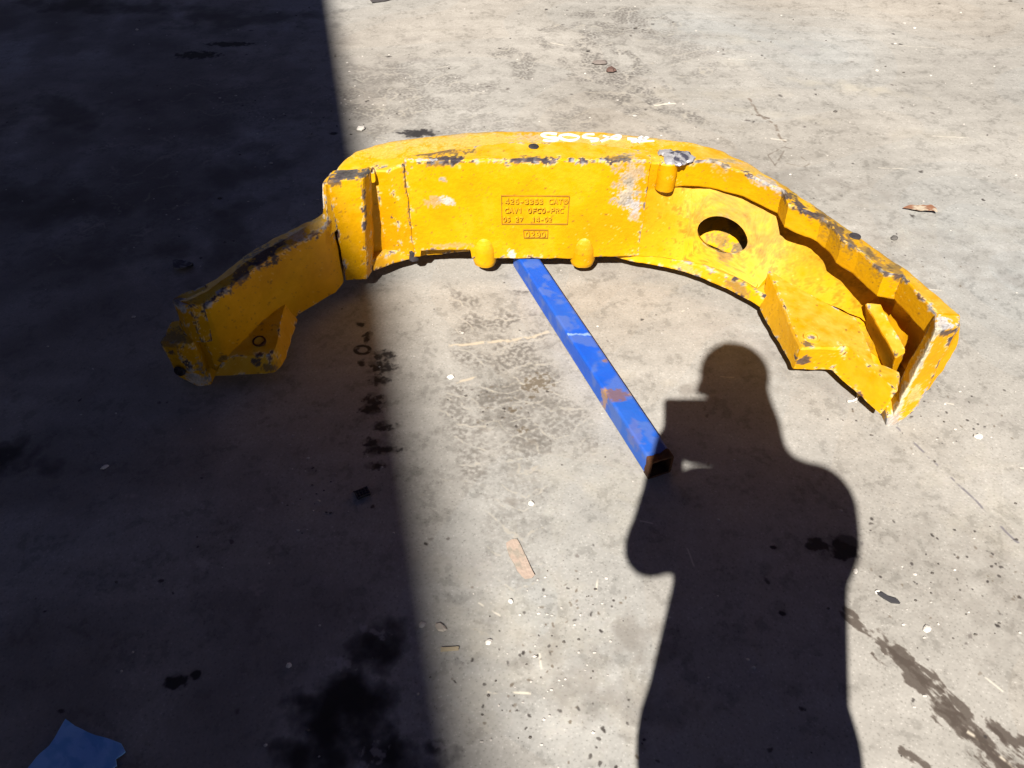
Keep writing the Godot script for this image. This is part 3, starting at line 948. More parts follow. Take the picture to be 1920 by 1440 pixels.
# print of a lugged tyre: dark rubbed blocks parted by pale gaps
func tread(cx: float, cz: float, half_w: float, half_l: float, ang: float, alpha: float, pitch: float, thin := 0.10) -> void:
	var n := FastNoiseLite.new()
	n.seed = int(abs(cx * 700.0) + abs(cz * 911.0)); n.frequency = 6.0; n.fractal_octaves = 5
	var g := FastNoiseLite.new()
	g.seed = n.seed + 5; g.frequency = 55.0; g.fractal_octaves = 4
	for pass_no in 2:
		mark(cx, cz, half_w, half_l, ang, Color8(88, 85, 81) if pass_no == 0 else Color8(150, 145, 133), 0, func(u, v, x, z):
			var nn: float = n.get_noise_2d(x, z)
			var cover: float = (1.0 - sqrt(u * u * 0.9 + v * v)) * 1.9 + nn * 3.0 - 0.25
			if cover <= 0.0: return 0.0
			var w: float = v * half_l / pitch + abs(u + 0.15 * n.get_noise_2d(x * 0.5, z * 0.5 + 7.0)) * 1.1 + n.get_noise_2d(x * 0.7 + 3.0, z * 0.7) * 0.9
			var gap: float = abs(w - round(w))
			var gr: float = g.get_noise_2d(x, z)
			if pass_no == 1:
				return clamp(cover, 0.0, 1.0) * (1.0 - smoothstep(thin * 0.2, thin * 0.8, gap)) * clamp(0.12 + 1.4 * gr + nn, 0.0, 0.5)
			return clamp(cover * 0.8, 0.0, 1.0) * alpha * smoothstep(thin * 0.4, thin * 1.1, gap) * clamp(0.62 + 1.7 * gr, 0.05, 1.15))


func scratch(pts: Array, width: float, c: Color, alpha: float, dash := 0.3) -> void:
	var n := FastNoiseLite.new()
	n.seed = int(abs(pts[0].x * 991.0)); n.frequency = 22.0; n.fractal_octaves = 3
	for i in pts.size() - 1:
		var a: Vector2 = pts[i]
		var b: Vector2 = pts[i + 1]
		var m := (a + b) * 0.5
		var d := b - a
		mark(m.x, m.y, d.length() * 0.5, width * 2.0, d.angle(), c, 0, func(u, v, x, z):
			var e: float = abs(v * 2.0 + n.get_noise_2d(x * 0.5, z * 0.5) * 1.2)
			return clamp(1.3 - e, 0.0, 1.0) * alpha * clamp(0.5 + (n.get_noise_2d(x, z) + 0.25 - dash) * 4.0, 0.0, 1.0))


func build_ground() -> void:
	var near := concrete(-2.0, -2.4, 4.0 / 2048.0, 2048, 1536)
	var far := concrete(-4.0, -6.4, 8.0 / 2048.0, 2048, 1024)
	tiles = [near[0], far[0]]
	ground_marks()
	var mats := []
	for q in [near, far]:
		var m := StandardMaterial3D.new()
		m.albedo_texture = ImageTexture.create_from_image(q[0].img)
		m.normal_enabled = true
		m.normal_texture = ImageTexture.create_from_image(q[1])
		m.normal_scale = 0.15
		m.roughness = 0.88
		m.texture_repeat = false
		mats.append(m)
	var cn := FastNoiseLite.new()
	cn.seed = 9; cn.frequency = 0.012; cn.fractal_octaves = 5
	var nt := NoiseTexture2D.new()
	nt.width = 512; nt.height = 512; nt.seamless = true; nt.noise = cn
	var gr := Gradient.new()
	gr.set_color(0, Color8(122, 120, 114)); gr.set_color(1, Color8(144, 141, 134))
	nt.color_ramp = gr
	var mo := StandardMaterial3D.new()
	mo.albedo_texture = nt
	mo.roughness = 0.88
	var am := ArrayMesh.new()
	sheet(am, [[-2.0, -2.4, 2.0, 0.6]], mats[0])
	sheet(am, [[-4.0, -6.4, 4.0, -2.4]], mats[1])
	sheet(am, [[-140, -140, 140, -6.4], [-140, -6.4, -4, -2.4], [4, -6.4, 140, -2.4], [-140, -2.4, -2, 0.6], [2, -2.4, 140, 0.6], [-140, 0.6, 140, 140]], mo, 2.5)
	var g := MeshInstance3D.new()
	g.name = "ground"
	g.mesh = am
	g.set_meta("kind", "structure")
	g.set_meta("label", "stained grey concrete yard with tyre prints, oil spots and grit")
	add_child(g)
	grit()


func sheet(am: ArrayMesh, rects: Array, mat: Material, tile := 0.0) -> void:
	var st := SurfaceTool.new()
	st.begin(Mesh.PRIMITIVE_TRIANGLES)
	for r in rects:
		var c := [Vector2(r[0], r[1]), Vector2(r[2], r[1]), Vector2(r[2], r[3]), Vector2(r[0], r[3])]
		for id in [0, 1, 2, 0, 2, 3]:
			var p: Vector2 = c[id]
			st.set_normal(Vector3.UP)
			st.set_tangent(Plane(1, 0, 0, 1))
			st.set_uv(p / tile if tile > 0.0 else Vector2((p.x - r[0]) / (r[2] - r[0]), (p.y - r[1]) / (r[3] - r[1])))
			st.add_vertex(Vector3(p.x, 0, p.y) * K)
	st.set_material(mat)
	st.commit(am)


func ground_marks() -> void:
	var oil := Color8(26, 24, 26)
	var oil2 := Color8(40, 36, 34)
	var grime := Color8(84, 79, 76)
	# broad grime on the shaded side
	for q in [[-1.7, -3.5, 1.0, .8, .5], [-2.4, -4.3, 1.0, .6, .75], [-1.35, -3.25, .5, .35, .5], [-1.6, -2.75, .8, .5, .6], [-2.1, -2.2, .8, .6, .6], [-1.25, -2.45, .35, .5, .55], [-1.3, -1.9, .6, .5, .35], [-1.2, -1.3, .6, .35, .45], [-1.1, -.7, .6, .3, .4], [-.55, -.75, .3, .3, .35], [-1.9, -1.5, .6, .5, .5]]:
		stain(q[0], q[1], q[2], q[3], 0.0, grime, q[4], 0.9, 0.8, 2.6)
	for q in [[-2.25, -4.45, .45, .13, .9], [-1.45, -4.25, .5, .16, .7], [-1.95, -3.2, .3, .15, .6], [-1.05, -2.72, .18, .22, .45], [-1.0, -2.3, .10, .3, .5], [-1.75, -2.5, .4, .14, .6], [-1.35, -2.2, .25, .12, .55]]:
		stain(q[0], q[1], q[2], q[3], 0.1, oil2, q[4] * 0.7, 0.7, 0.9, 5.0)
	stain(-1.33, -1.31, .10, .07, 0.0, oil, .75, 0.7, 0.6, 12.0)
	stain(-1.20, -1.27, .05, .04, 0.0, oil, .5, 0.8, 0.6, 12.0)
	# soft dusty smears
	for k in 46:
		var sx := rng.randf_range(-.6, 2.4)
		var sz := rng.randf_range(-4.2, -.5)
		stain(sx, sz, rng.randf_range(.10, .45), rng.randf_range(.02, .09), rng.randf_range(-.2, .5), Color8(158, 151, 136) if k % 2 == 0 else Color8(112, 106, 104), rng.randf_range(.10, .24), 1.0, 0.9, 6.0)
	# oil
	for q in [[-1.52, -3.80, .11, .045, .9], [-1.40, -3.93, .12, .03, .9], [-.39, -3.03, .085, .034, .92], [-.74, -3.03, .02, .012, .8],  [.782, -1.022, .044, .027, .95], [.724, -1.036, .026, .020, .85], [.80, -1.045, .03, .022, .5], [-.70, -.705, .025, .018, .9], [-.66, -.72, .012, .010, .9], [.62, -1.03, .010, .006, .9], [.60, -.86, .010, .006, .9]]:
		stain(q[0], q[1], q[2] * 1.35, q[3] * 1.35, 0.0, oil2, q[4] * 0.45, 0.9, 0.6, 16.0)
		stain(q[0], q[1], q[2], q[3], 0.0, oil, q[4], 0.24, 0.5, 30.0)
	for q in [[-.285, -.79, .075, .075, .85], [-.33, -.66, .12, .075, .93], [-.36, -.60, .12, .09, .93], [-.25, -.55, .14, .06, .95], [-.42, -.56, .06, .05, .8], [-.155, -.57, .025, .02, .6]]:
		stain(q[0], q[1], q[2], q[3], 0.2, Color8(18, 17, 20), q[4], 0.65, 0.62, 9.0)
	# column of dark tyre-lug marks at the shadow's edge
	for q in [[-.465, -1.83, .016, .014], [-.44, -1.775, .016, .03], [-.375, -1.69, .035, .03], [-.375, -1.64, .045, .035], [-.38, -1.585, .035, .02], [-.385, -1.50, .035, .04], [-.39, -1.47, .04, .018], [-.35, -1.41, .04, .02], [-.375, -1.345, .022, .035], [-.335, -1.33, .05, .016], [-.35, -1.275, .025, .016], [-.44, -1.66, .012, .02]]:
		stain(q[0], q[1], q[2] * 1.1, q[3] * 1.1, 0.0, oil2, .45, 0.8, 0.8, 20.0)
		stain(q[0], q[1], q[2] * .85, q[3] * .8, 0.0, oil, .82, 0.5, 0.95, 40.0)
	mark(-.445, -1.715, .032, .026, 0.2, oil, 0, func(u, v, x, z):
		var r := sqrt(u * u + v * v)
		return clamp((0.24 - abs(r - 0.68)) * 9.0, 0.0, 1.0) * clamp(0.75 + nm.get_noise_2d(x, z), 0.0, 0.9))
	# tyre prints
	tread(-.03, -1.70, .20, .30, 0.12, .72, .075)
	tread(-.06, -1.40, .17, .24, 0.10, .60, .07)
	tread(.10, -1.45, .14, .20, 0.12, .5, .07)
	tread(.02, -1.05, .12, .25, 0.1, .25, .07)
	tread(.46, -3.60, .20, .62, -0.36, .75, .12)
	tread(.57, -4.20, .26, .24, -0.36, .72, .13)
	tread(.03, -3.72, .10, .24, -0.4, .62, .12)
	tread(.80, -3.9, .25, .4, -0.36, .38, .13)
	tread(-.42, -3.45, .34, .45, -0.3, .52, .12)
	tread(-.62, -3.30, .15, .40, -0.3, .45, .11)
	tread(-.15, -3.05, .25, .14, -0.3, .40, .11)
	tread(.25, -3.15, .14, .25, -0.3, .40, .10)
	tread(-1.45, -2.6, .30, .5, -0.2, .5, .12)
	tread(-1.2, -3.3, .35, .5, -0.2, .4, .13)
	# faint drag marks and pale patches
	for q in [[1.55, -3.45, .30, .07, .30], [1.1, -3.2, .4, .05, .12], [.25, -1.62, .2, .03, .25], [.35, -.62, .2, .12, .22], [.3, -1.2, .3, .2, .16], [-.02, -.8, .25, .2, .2], [1.3, -1.1, .3, .2, .15]]:
		stain(q[0], q[1], q[2], q[3], 0.25, Color8(176, 168, 148), q[4], 0.9, 0.8, 8.0)
	for q in [[1.0, -2.7, .5, .12, .25], [.5, -1.55, .03, .03, .35], [.56, -1.5, .04, .02, .25], [.28, -.80, .09, .06, .42], [.12, -.72, .12, .08, .3], [.25, -.65, .14, .06, .3], [.9, -1.6, .3, .1, .2], [1.5, -2.2, .5, .2, .18], [1.2, -.9, .4, .2, .2], [.05, -1.35, .03, .012, .6], [.02, -1.52, .012, .010, .7], [.055, -1.36, .012, .010, .7], [-.09, -1.405, .03, .011, .8], [.0, -1.16, .02, .012, .45], [.13, -2.13, .02, .02, .3]]:
		stain(q[0], q[1], q[2], q[3], 0.3, Color8(96, 91, 85), q[4], 0.7, 0.9, 14.0)
	for q in [[.078, -1.58, .04, .035, .7], [.05, -1.56, .02, .02, .7], [.055, -1.52, .014, .010, .7], [.0, -1.47, .012, .010, .8], [.03, -1.40, .014, .012, .7]]:
		stain(q[0], q[1], q[2], q[3], 0.0, Color8(78, 68, 54), q[4], 0.5, 1.1, 50.0)
	# dark skid at lower right
	var sk := func(a: Vector2, b: Vector2, w: float, al: float) -> void:
		var m := (a + b) * 0.5
		var d := b - a
		var n := FastNoiseLite.new()
		n.seed = int(w * 9000.0); n.frequency = 34.0; n.fractal_octaves = 5
		mark(m.x, m.y, d.length() * 0.5, w, d.angle(), Color8(58, 50, 44), 0, func(u, v, x, z):
			var e: float = (1.0 - abs(v)) * 1.6 * clamp((1.0 - abs(u)) * 5.0, 0.0, 1.0) + n.get_noise_2d(u * d.length() * 0.16, v * w) * 2.2 + n.get_noise_2d(x, z) * 0.9 - 0.60
			return clamp(e * 1.5, 0.0, 0.78))
	sk.call(Vector2(.73, -.885), Vector2(.90, -.66), .022, .8)
	sk.call(Vector2(.80, -.79), Vector2(1.0, -.47), .045, .8)
	sk.call(Vector2(.86, -.66), Vector2(1.02, -.44), .035, .8)
	sk.call(Vector2(.95, -.63), Vector2(1.12, -.42), .030, .8)
	sk.call(Vector2(.755, -.58), Vector2(.83, -.50), .014, .8)
	scratch([Vector2(.905, -.605), Vector2(.97, -.535)], .004, Color8(190, 184, 170), .8, .1)
	# pale dragged line across the print, dashed crack to the right, other hairlines
	scratch([Vector2(-.19, -1.735), Vector2(-.05, -1.752), Vector2(.06, -1.765), Vector2(.11, -1.80)], .007, Color8(168, 158, 140), .9, .0)
	scratch([Vector2(-.16, -1.58), Vector2(-.10, -1.60)], .006, Color8(168, 158, 140), .8, .0)
	scratch([Vector2(1.04, -1.41), Vector2(1.10, -1.28), Vector2(1.15, -1.17), Vector2(1.20, -1.05), Vector2(1.28, -.93)], .0035, Color8(86, 84, 92), .75, .25)
	scratch([Vector2(1.19, -1.06), Vector2(1.30, -.95)], .005, Color8(92, 90, 96), .7, .25)
	scratch([Vector2(1.05, -3.35), Vector2(1.06, -3.2), Vector2(1.11, -3.1), Vector2(1.10, -3.0), Vector2(1.12, -2.95)], .007, Color8(92, 82, 72), .75, .2)
	scratch([Vector2(1.03, -3.2), Vector2(1.10, -3.16)], .006, Color8(74, 64, 56), .8, .0)
	scratch([Vector2(1.04, -2.99), Vector2(1.13, -2.97)], .004, Color8(200, 194, 180), .8, .1)
	scratch([Vector2(1.02, -2.85), Vector2(1.10, -2.92), Vector2(1.13, -2.90)], .003, Color8(86, 78, 70), .8, .0)
	scratch([Vector2(1.02, -2.85), Vector2(1.03, -2.77), Vector2(1.10, -2.90)], .003, Color8(86, 78, 70), .7, .0)
	scratch([Vector2(1.08, -2.79), Vector2(1.14, -2.76), Vector2(1.17, -2.79), Vector2(1.15, -2.84)], .003, Color8(96, 88, 78), .7, .0)
	scratch([Vector2(.62, -3.28), Vector2(.72, -3.30)], .006, Color8(205, 200, 186), .8, .0)
	scratch([Vector2(.19, -3.95), Vector2(.30, -3.90)], .005, Color8(198, 192, 178), .7, .0)
	scratch([Vector2(1.31, -1.27), Vector2(1.40, -1.25)], .003, Color8(205, 198, 184), .8, .0)
	scratch([Vector2(-.05, -.685), Vector2(.04, -.68)], .003, Color8(205, 198, 180), .8, .1)
	for q in [[.195, -.935, 1.75, .02], [.06, -.75, 1.5, .018], [-.05, -.87, .6, .03], [.33, -1.1, .3, .02], [.55, -1.9, -.5, .02], [.62, -1.6, .1, .02], [1.2, -1.5, .2, .03], [1.0, -.7, .9, .02], [1.35, -2.0, .1, .04], [.42, -1.0, 1.4, .03], [.9, -2.6, .2, .06], [1.8, -3.0, .1, .08], [1.5, -2.75, .1, .07], [1.1, -3.75, .2, .08], [2.0, -3.9, .15, .09]]:
		var d: Vector2 = Vector2(cos(q[2]), sin(q[2])) * q[3]
		scratch([Vector2(q[0], q[1]) - d, Vector2(q[0], q[1]) + d], .0022, Color8(200, 194, 180), .7, .05)
	# chipped, whitish rims in the shaded oil
	for q in [[-.30, -.815, .035, .010], [-.36, -.745, .03, .014], [-.265, -.565, .022, .018], [-.29, -.545, .012, .012], [-.15, -.58, .02, .010]]:
		stain(q[0], q[1], q[2], q[3], 0.3, Color8(160, 156, 156), .6, 0.5, 1.4, 45.0)
	for q in [[-.72, -.99, .03, .02], [-.58, -.92, .02, .016], [-.95, -1.18, .016, .012], [-.62, -1.14, .02, .012], [-.98, -3.05, .03, .02], [-1.3, -2.9, .03, .012]]:
		stain(q[0], q[1], q[2], q[3], 0.3, Color8(180, 176, 170), .35, 0.9, 1.2, 40.0)
	# spots and pits
	for k in 240:
		var x := rng.randf_range(-1.5, 2.6)
		var z := rng.randf_range(-4.4, -.35)
		var r := rng.randf_range(.002, .0065) * (1.0 if z > -2.4 else 1.5)
		stain(x, z, r * rng.randf_range(1.0, 1.8), r, rng.randf_range(0, 3), oil2 if rng.randf() < .6 else grime, rng.randf_range(.5, .95), 0.4, 0.6, 80.0)
	for cl in [[.12, -.88, .16, 36], [.0, -.72, .13, 28], [.2, -.6, .15, 26], [1.15, -1.45, .22, 40], [.95, -.95, .2, 34], [1.3, -2.1, .3, 40], [-.02, -1.5, .14, 40], [1.15, -.95, .15, 40]]:
		for k in cl[3]:
			var x: float = cl[0] + rng.randfn(0, cl[2] * 0.5)
			var z: float = cl[1] + rng.randfn(0, cl[2] * 0.4)
			var r := rng.randf_range(.0016, .0042)
			stain(x, z, r * rng.randf_range(1.0, 2.0), r, rng.randf_range(0, 3), oil2 if rng.randf() < .55 else Color8(92, 84, 74), rng.randf_range(.5, .95), 0.4, 0.6, 80.0)


func grit() -> void:
	var stone := pebble_mesh(3, 0.5)
	var mm := MultiMesh.new()
	mm.transform_format = MultiMesh.TRANSFORM_3D
	mm.use_colors = true
	mm.mesh = stone
	var N := 700
	mm.instance_count = N
	for i in N:
		var x := rng.randf_range(-2.6, 2.8)
		var z := -0.4 - pow(rng.randf(), 1.4) * 4.2
		if i % 3 == 0:
			var cl: Array = [[.12, -.88, .16], [.05, -.66, .14], [1.15, -1.45, .22], [.95, -.9, .2], [-.5, -1.2, .2], [-1.3, -3.2, .3], [-.95, -2.4, .3], [-.7, -3.2, .25]][rng.randi_range(0, 7)]
			x = cl[0] + rng.randfn(0, cl[2] * 0.6)
			z = cl[1] + rng.randfn(0, cl[2] * 0.5)
		var s: float = rng.randf_range(.0011, .0026) * (1.0 + 0.2 * max(0.0, -z - 1.5))
		if rng.randf() < .05: s *= 1.7
		var b := Basis(Vector3.UP, rng.randf() * TAU).scaled(Vector3(s * rng.randf_range(.8, 1.7), s * .7, s))
		mm.set_instance_transform(i, Transform3D(b, Vector3(x, s * .3, z) * K))
		var t := rng.randf()
		mm.set_instance_color(i, Color(.46, .44, .41) * (0.55 + 0.5 * t) if t > .3 else Color(.10, .09, .08) * (0.6 + t))
	var m := StandardMaterial3D.new()
	m.vertex_color_use_as_albedo = true
	m.roughness = 0.8
	stone.surface_set_material(0, m)
	var mi := MultiMeshInstance3D.new()
	mi.name = "grit"
	mi.multimesh = mm
	mi.set_meta("kind", "stuff")
	mi.set_meta("label", "fine pale and dark grit scattered over the concrete yard")
	mi.set_meta("category", "grit")
	add_child(mi)


func pebble_mesh(sd: int, jag: float) -> ArrayMesh:
	var st := SurfaceTool.new()
	st.begin(Mesh.PRIMITIVE_TRIANGLES)
	st.set_smooth_group(-1)
	var sp := SphereMesh.new()
	sp.radius = 1.0; sp.height = 2.0; sp.radial_segments = 7; sp.rings = 3
	var a := sp.get_mesh_arrays()
	var r := RandomNumberGenerator.new()
	r.seed = sd
	var moved := {}
	for id in a[Mesh.ARRAY_INDEX]:
		var p: Vector3 = a[Mesh.ARRAY_VERTEX][id]
		var key := p.snapped(Vector3.ONE * 0.01)
		if not moved.has(key): moved[key] = p * (1.0 - jag * 0.5 + jag * r.randf())
		st.add_vertex(moved[key])
	st.generate_normals()
	var am := ArrayMesh.new()
	st.set_material(M.rough)
	st.commit(am)
	return am



# ==================================================================== hall whose gable throws the shade on the left
func build_warehouse() -> void:
	paint_mode = "plain"
	# the rake of the gable climbs from (z 3.4, height 8.7) to (z 13.3, height 15.9)
	var B := P(-3.6, 0, 6.0)
	var t := thing("warehouse_building", "tall grey gabled warehouse whose straight roof edge throws the broad shade on the left", "building", B)
	var wall_at := func(z: float) -> float: return -3.478 - (z - 3.417) * 0.1238
	var rake := func(z: float) -> float: return 8.67 + (z - 3.417) * 0.729
	var z0 := -1.5
	var zr := 17.5
	var z1 := 36.5
	var outl := [P(wall_at.call(z0), 0, z0), P(wall_at.call(z0), rake.call(z0), z0), P(wall_at.call(zr), rake.call(zr), zr), P(wall_at.call(z1), rake.call(zr) - (z1 - zr) * .729, z1), P(wall_at.call(z1), 0, z1)]
	var back := []
	for p in outl: back.append(p + Vector3(-26, 0, -2))
	var mb := MB.new()
	loft(mb, [outl, back], [0, 0, 0, 0, 0], false, true, true, 9.0)
	commit(mb, "wall", flat(lin(.20, .21, .22), .7), t, B)
	var roof := flat(lin(.16, .17, .18), .5)
	for side in 2:
		var a: Vector3 = outl[1] if side == 0 else outl[3]
		var b: Vector3 = outl[2]
		var up := Vector3(0, .12, 0)
		var out := Vector3(.0, 0, 0)
		mb = MB.new()
		loft(mb, [[a + out, b + out, b + out + up, a + out + up], [a + Vector3(-26, 0, -2), b + Vector3(-26, 0, -2), b + Vector3(-26, 0, -2) + up, a + Vector3(-26, 0, -2) + up]], [0, 0, 0, 0], false, true, true, 9.0)
		for i in mb.v.size(): mb.v[i].y += 0.003
		commit(mb, "roof", roof, t, B)
	var rib := flat(lin(.23, .24, .25), .6)
	for k in 46:
		var z := z0 + 0.4 + k * 0.8
		var x: float = wall_at.call(z)
		var top: float = (rake.call(z) if z < zr else rake.call(zr) - (z - zr) * .729) - 0.15
		mb = MB.new()
		bar(mb, P(x - .02, 0.1, z - .04), P(x + .035, top, z + .04))
		commit(mb, "cladding_rib", rib, t, B)
	mb = MB.new()
	var dx: float = wall_at.call(10.0) + .05
	bar(mb, P(dx - .02, .02, 8.0), P(dx + .12, 5.0, 12.6))
	var dr := commit(mb, "roller_door", flat(lin(.12, .16, .22), .6), t, B)
	for k in 16:
		mb = MB.new()
		bar(mb, P(dx + .11, .15 + k * .3, 8.1), P(dx + .15, .38 + k * .3, 12.5))
		commit(mb, "slat", flat(lin(.14, .18, .24), .6), dr, B)


# ==================================================================== person with a phone, behind the lens
func blobs(mb: MB, parts: Array, cell: float, k: float) -> void:
	# parts: [a, b, ra, rb, colour]; smooth union of tapered capsules meshed as surface nets
	var lo := Vector3.ONE * 1e6
	var hi := -Vector3.ONE * 1e6
	for q in parts:
		for e in 2:
			var r: float = q[2 + e] + 2.5 * cell
			lo = lo.min(q[e] - Vector3.ONE * r)
			hi = hi.max(q[e] + Vector3.ONE * r)
	var nx := int((hi.x - lo.x) / cell) + 2
	var ny := int((hi.y - lo.y) / cell) + 2
	var nz := int((hi.z - lo.z) / cell) + 2
	var f := PackedFloat32Array()
	f.resize(nx * ny * nz)
	f.fill(1.0)
	var who := PackedInt32Array()
	who.resize(nx * ny * nz)
	for n in parts.size():
		var q: Array = parts[n]
		var a: Vector3 = q[0]
		var ba: Vector3 = q[1] - a
		var ra: float = q[2]
		var rb: float = q[3]
		var m: float = max(ra, rb) + k + 2.5 * cell
		var l: Vector3 = (a.min(q[1]) - Vector3.ONE * m - lo) / cell
		var h: Vector3 = (a.max(q[1]) + Vector3.ONE * m - lo) / cell
		var bb: float = max(ba.dot(ba), 1e-9)
		for z in range(max(0, int(l.z)), min(nz, int(h.z) + 1)):
			for y in range(max(0, int(l.y)), min(ny, int(h.y) + 1)):
				for x in range(max(0, int(l.x)), min(nx, int(h.x) + 1)):
					var pa := lo + Vector3(x, y, z) * cell - a
					var t: float = clamp(pa.dot(ba) / bb, 0.0, 1.0)
					var d: float = (pa - ba * t).length() - lerpf(ra, rb, t)
					var id := x + nx * (y + ny * z)
					var o := f[id]
					if d < o: who[id] = n
					var hh: float = max(k - abs(d - o), 0.0) / k
					f[id] = min(d, o) - hh * hh * k * 0.25
	var vid := {}
	var st := [0, 1, nx, nx + 1, nx * ny, nx * ny + 1, nx * ny + nx, nx * ny + nx + 1]
	for z in nz - 1:
		for y in ny - 1:
			for x in nx - 1:
				var id := x + nx * (y + ny * z)
				var c := 0
				for s in 8:
					if f[id + st[s]] < 0.0: c += 1
				if c == 0 or c == 8: continue
				var p := Vector3.ZERO
				var cnt := 0
				for s in 8:
					for bit in [1, 2, 4]:
						if s & bit: continue
						var u: float = f[id + st[s]]
						var w: float = f[id + st[s | bit]]
						if (u < 0.0) == (w < 0.0): continue
						var tt := u / (u - w)
						var pos := Vector3(s & 1, (s >> 1) & 1, (s >> 2) & 1)
						if bit == 1: pos.x += tt
						elif bit == 2: pos.y += tt
						else: pos.z += tt
						p += pos
						cnt += 1
				p = Vector3(x, y, z) + p / cnt
				var g := Vector3(f[id + 1] - f[id] + f[id + st[7]] - f[id + st[6]], f[id + nx] - f[id] + f[id + st[7]] - f[id + st[5]], f[id + nx * ny] - f[id] + f[id + st[7]] - f[id + st[3]]).normalized()
				vid[id] = mb.v.size()
				mb.v.push_back(lo + p * cell)
				mb.n.push_back(g)
				mb.c.push_back(parts[who[id]][4])
	var ax := [1, nx, nx * ny]
	for id in vid:
		for e in 3:
			var b: int = ax[(e + 1) % 3]
			var c2: int = ax[(e + 2) % 3]
			var inside: bool = f[id] < 0.0
			if inside == (f[id + ax[e]] < 0.0): continue
			if not (vid.has(id - b) and vid.has(id - c2) and vid.has(id - b - c2)): continue
			var q := [vid[id], vid[id - b], vid[id - b - c2], vid[id - c2]]
			if inside: mb.ix.append_array([q[0], q[1], q[2], q[0], q[2], q[3]])
			else: mb.ix.append_array([q[0], q[2], q[1], q[0], q[3], q[2]])


func build_person() -> void:
	var B := P(.16, 0, .43)
	var t := thing("person", "person in dark jacket and cap holding a phone, shadow falling across the concrete", "person", B)
	var jk := Color(.06, .068, .10)
	var tr := Color(.045, .045, .05)
	var sk := Color(.36, .20, .13)
	var cp := Color(.03, .03, .035)
	var bt := Color(.03, .022, .016)
	var body := [
		[P(.08, 1.08, .43), P(.245, 1.08, .43), .132, .132, tr],
		[P(.080, 1.12, .42), P(.085, 1.48, .41), .136, .122, jk], [P(.215, 1.12, .42), P(.213, 1.50, .41), .138, .136, jk],
		[P(.07, 1.62, .41), P(.235, 1.62, .41), .138, .142, jk], [P(-.01, 1.735, .41), P(.285, 1.735, .41), .073, .071, jk],
		[P(.125, 1.81, .40), P(.092, 1.92, .355), .095, .086, jk], [P(.094, 1.93, .35), P(.070, 2.03, .335), .086, .086, sk],
		[P(.13, 1.80, .40), P(.26, 1.745, .41), .075, .066, jk], [P(.300, 1.70, .41), P(.318, 1.45, .33), .073, .058, jk], [P(.318, 1.45, .33), P(.125, 1.555, .105), .060, .048, jk],
		[P(-.020, 1.71, .41), P(-.074, 1.438, .285), .074, .050, jk], [P(-.074, 1.438, .285), P(-.022, 1.560, .10), .058, .042, jk],
		[P(.085, 1.04, .43), P(.075, .58, .41), .118, .090, tr], [P(.075, .58, .41), P(.07, .14, .45), .090, .066, tr],
		[P(.240, 1.04, .43), P(.255, .58, .41), .118, .090, tr], [P(.255, .58, .41), P(.26, .14, .45), .090, .066, tr],
		[P(.07, .11, .46), P(.065, .052, .47), .062, .055, bt], [P(.065, .055, .47), P(.05, .045, .27), .055, .046, bt],
		[P(.26, .11, .46), P(.265, .052, .47), .062, .055, bt], [P(.265, .055, .47), P(.28, .045, .27), .055, .046, bt]]
	var mb := MB.new()
	blobs(mb, body, .018, .035)
	# head, looking down at the phone
	var hc := P(.046, 2.078, .325)
	var head := [[hc + P(0, .025, .015), hc + P(0, .03, .03), .096, .092, sk], [hc + P(0, -.045, -.03), hc + P(0, -.075, -.035), .078, .058, sk], [hc + P(0, -.015, -.092), hc + P(0, -.045, -.108), .014, .018, sk],
		[hc + P(-.090, -.01, .01), hc + P(-.090, -.035, .005), .014, .011, sk], [hc + P(.092, -.01, .01), hc + P(.092, -.035, .005), .014, .011, sk],
		[hc + P(-.03, -.085, -.088), hc + P(.03, -.085, -.088), .010, .010, Color(.26, .11, .09)], [hc + P(-.036, .0, -.083), hc + P(-.036, .001, -.084), .013, .013, Color(.25, .22, .2)], [hc + P(.036, .0, -.083), hc + P(.036, .001, -.084), .013, .013, Color(.25, .22, .2)],
		[P(.085, 1.95, .355), hc + P(.01, -.02, .0), .078, .074, sk]]
	blobs(mb, head, .009, .018)
	var capm := [[hc + P(0, .055, .015), hc + P(0, .06, .02), .100, .098, cp], [hc + P(-.035, .04, -.085), hc + P(.035, .04, -.085), .016, .016, cp], [hc + P(0, .045, -.10), hc + P(0, .05, -.07), .025, .045, cp]]
	# hands, five fingers each, closed on the ends of the phone
	for s in [-1.0, 1.0]:
		var e := P(.048 + s * .050, 1.588, .047)
		var w := P(-.022 if s < 0 else .125, 1.56, .10)
		var hand := [[w, e + P(s * .012, -.02, .03), .040, .040, sk], [e + P(s * .006, -.03, .03), e + P(s * .006, .02, .01), .036, .026, sk]]
		for n in 4:
			var kn := e + P(s * .016, .026 - n * .019, .012)
			var m1 := kn + P(s * .006, .004, -.022)
			var tp := m1 + P(-s * (.030 - .004 * abs(n - 1)), .001, -.004)
			hand.append([kn, m1, .0105, .0095, sk])
			hand.append([m1, tp, .0095, .0075, sk])
		var th := e + P(-s * .002, -.022, .035)
		hand.append([th, th + P(-s * .028, .022, .004), .0125, .0105, sk])
		hand.append([th + P(-s * .028, .022, .004), th + P(-s * .050, .030, -.002), .0105, .0085, sk])
		hand.append([P(.048 + s * .062, 1.553, .081), P(.046, 1.549, .083), .027, .027, sk])
		hand.append([P(.040, 1.536, .092), P(.046 + s * .05, 1.536, .092) if s > 0 else P(.06, 1.536, .092), .025, .025, sk])
		hand.append([P(.048 + s * .055, 1.576, .054), P(.046, 1.577, .052), .026, .026, sk])
		blobs(mb, hand, .0045, .008)
	commit(mb, "body", M.cloth, t, B)
	mb = MB.new()
	blobs(mb, capm, .010, .02)
	commit(mb, "cap", M.cloth, t, B)
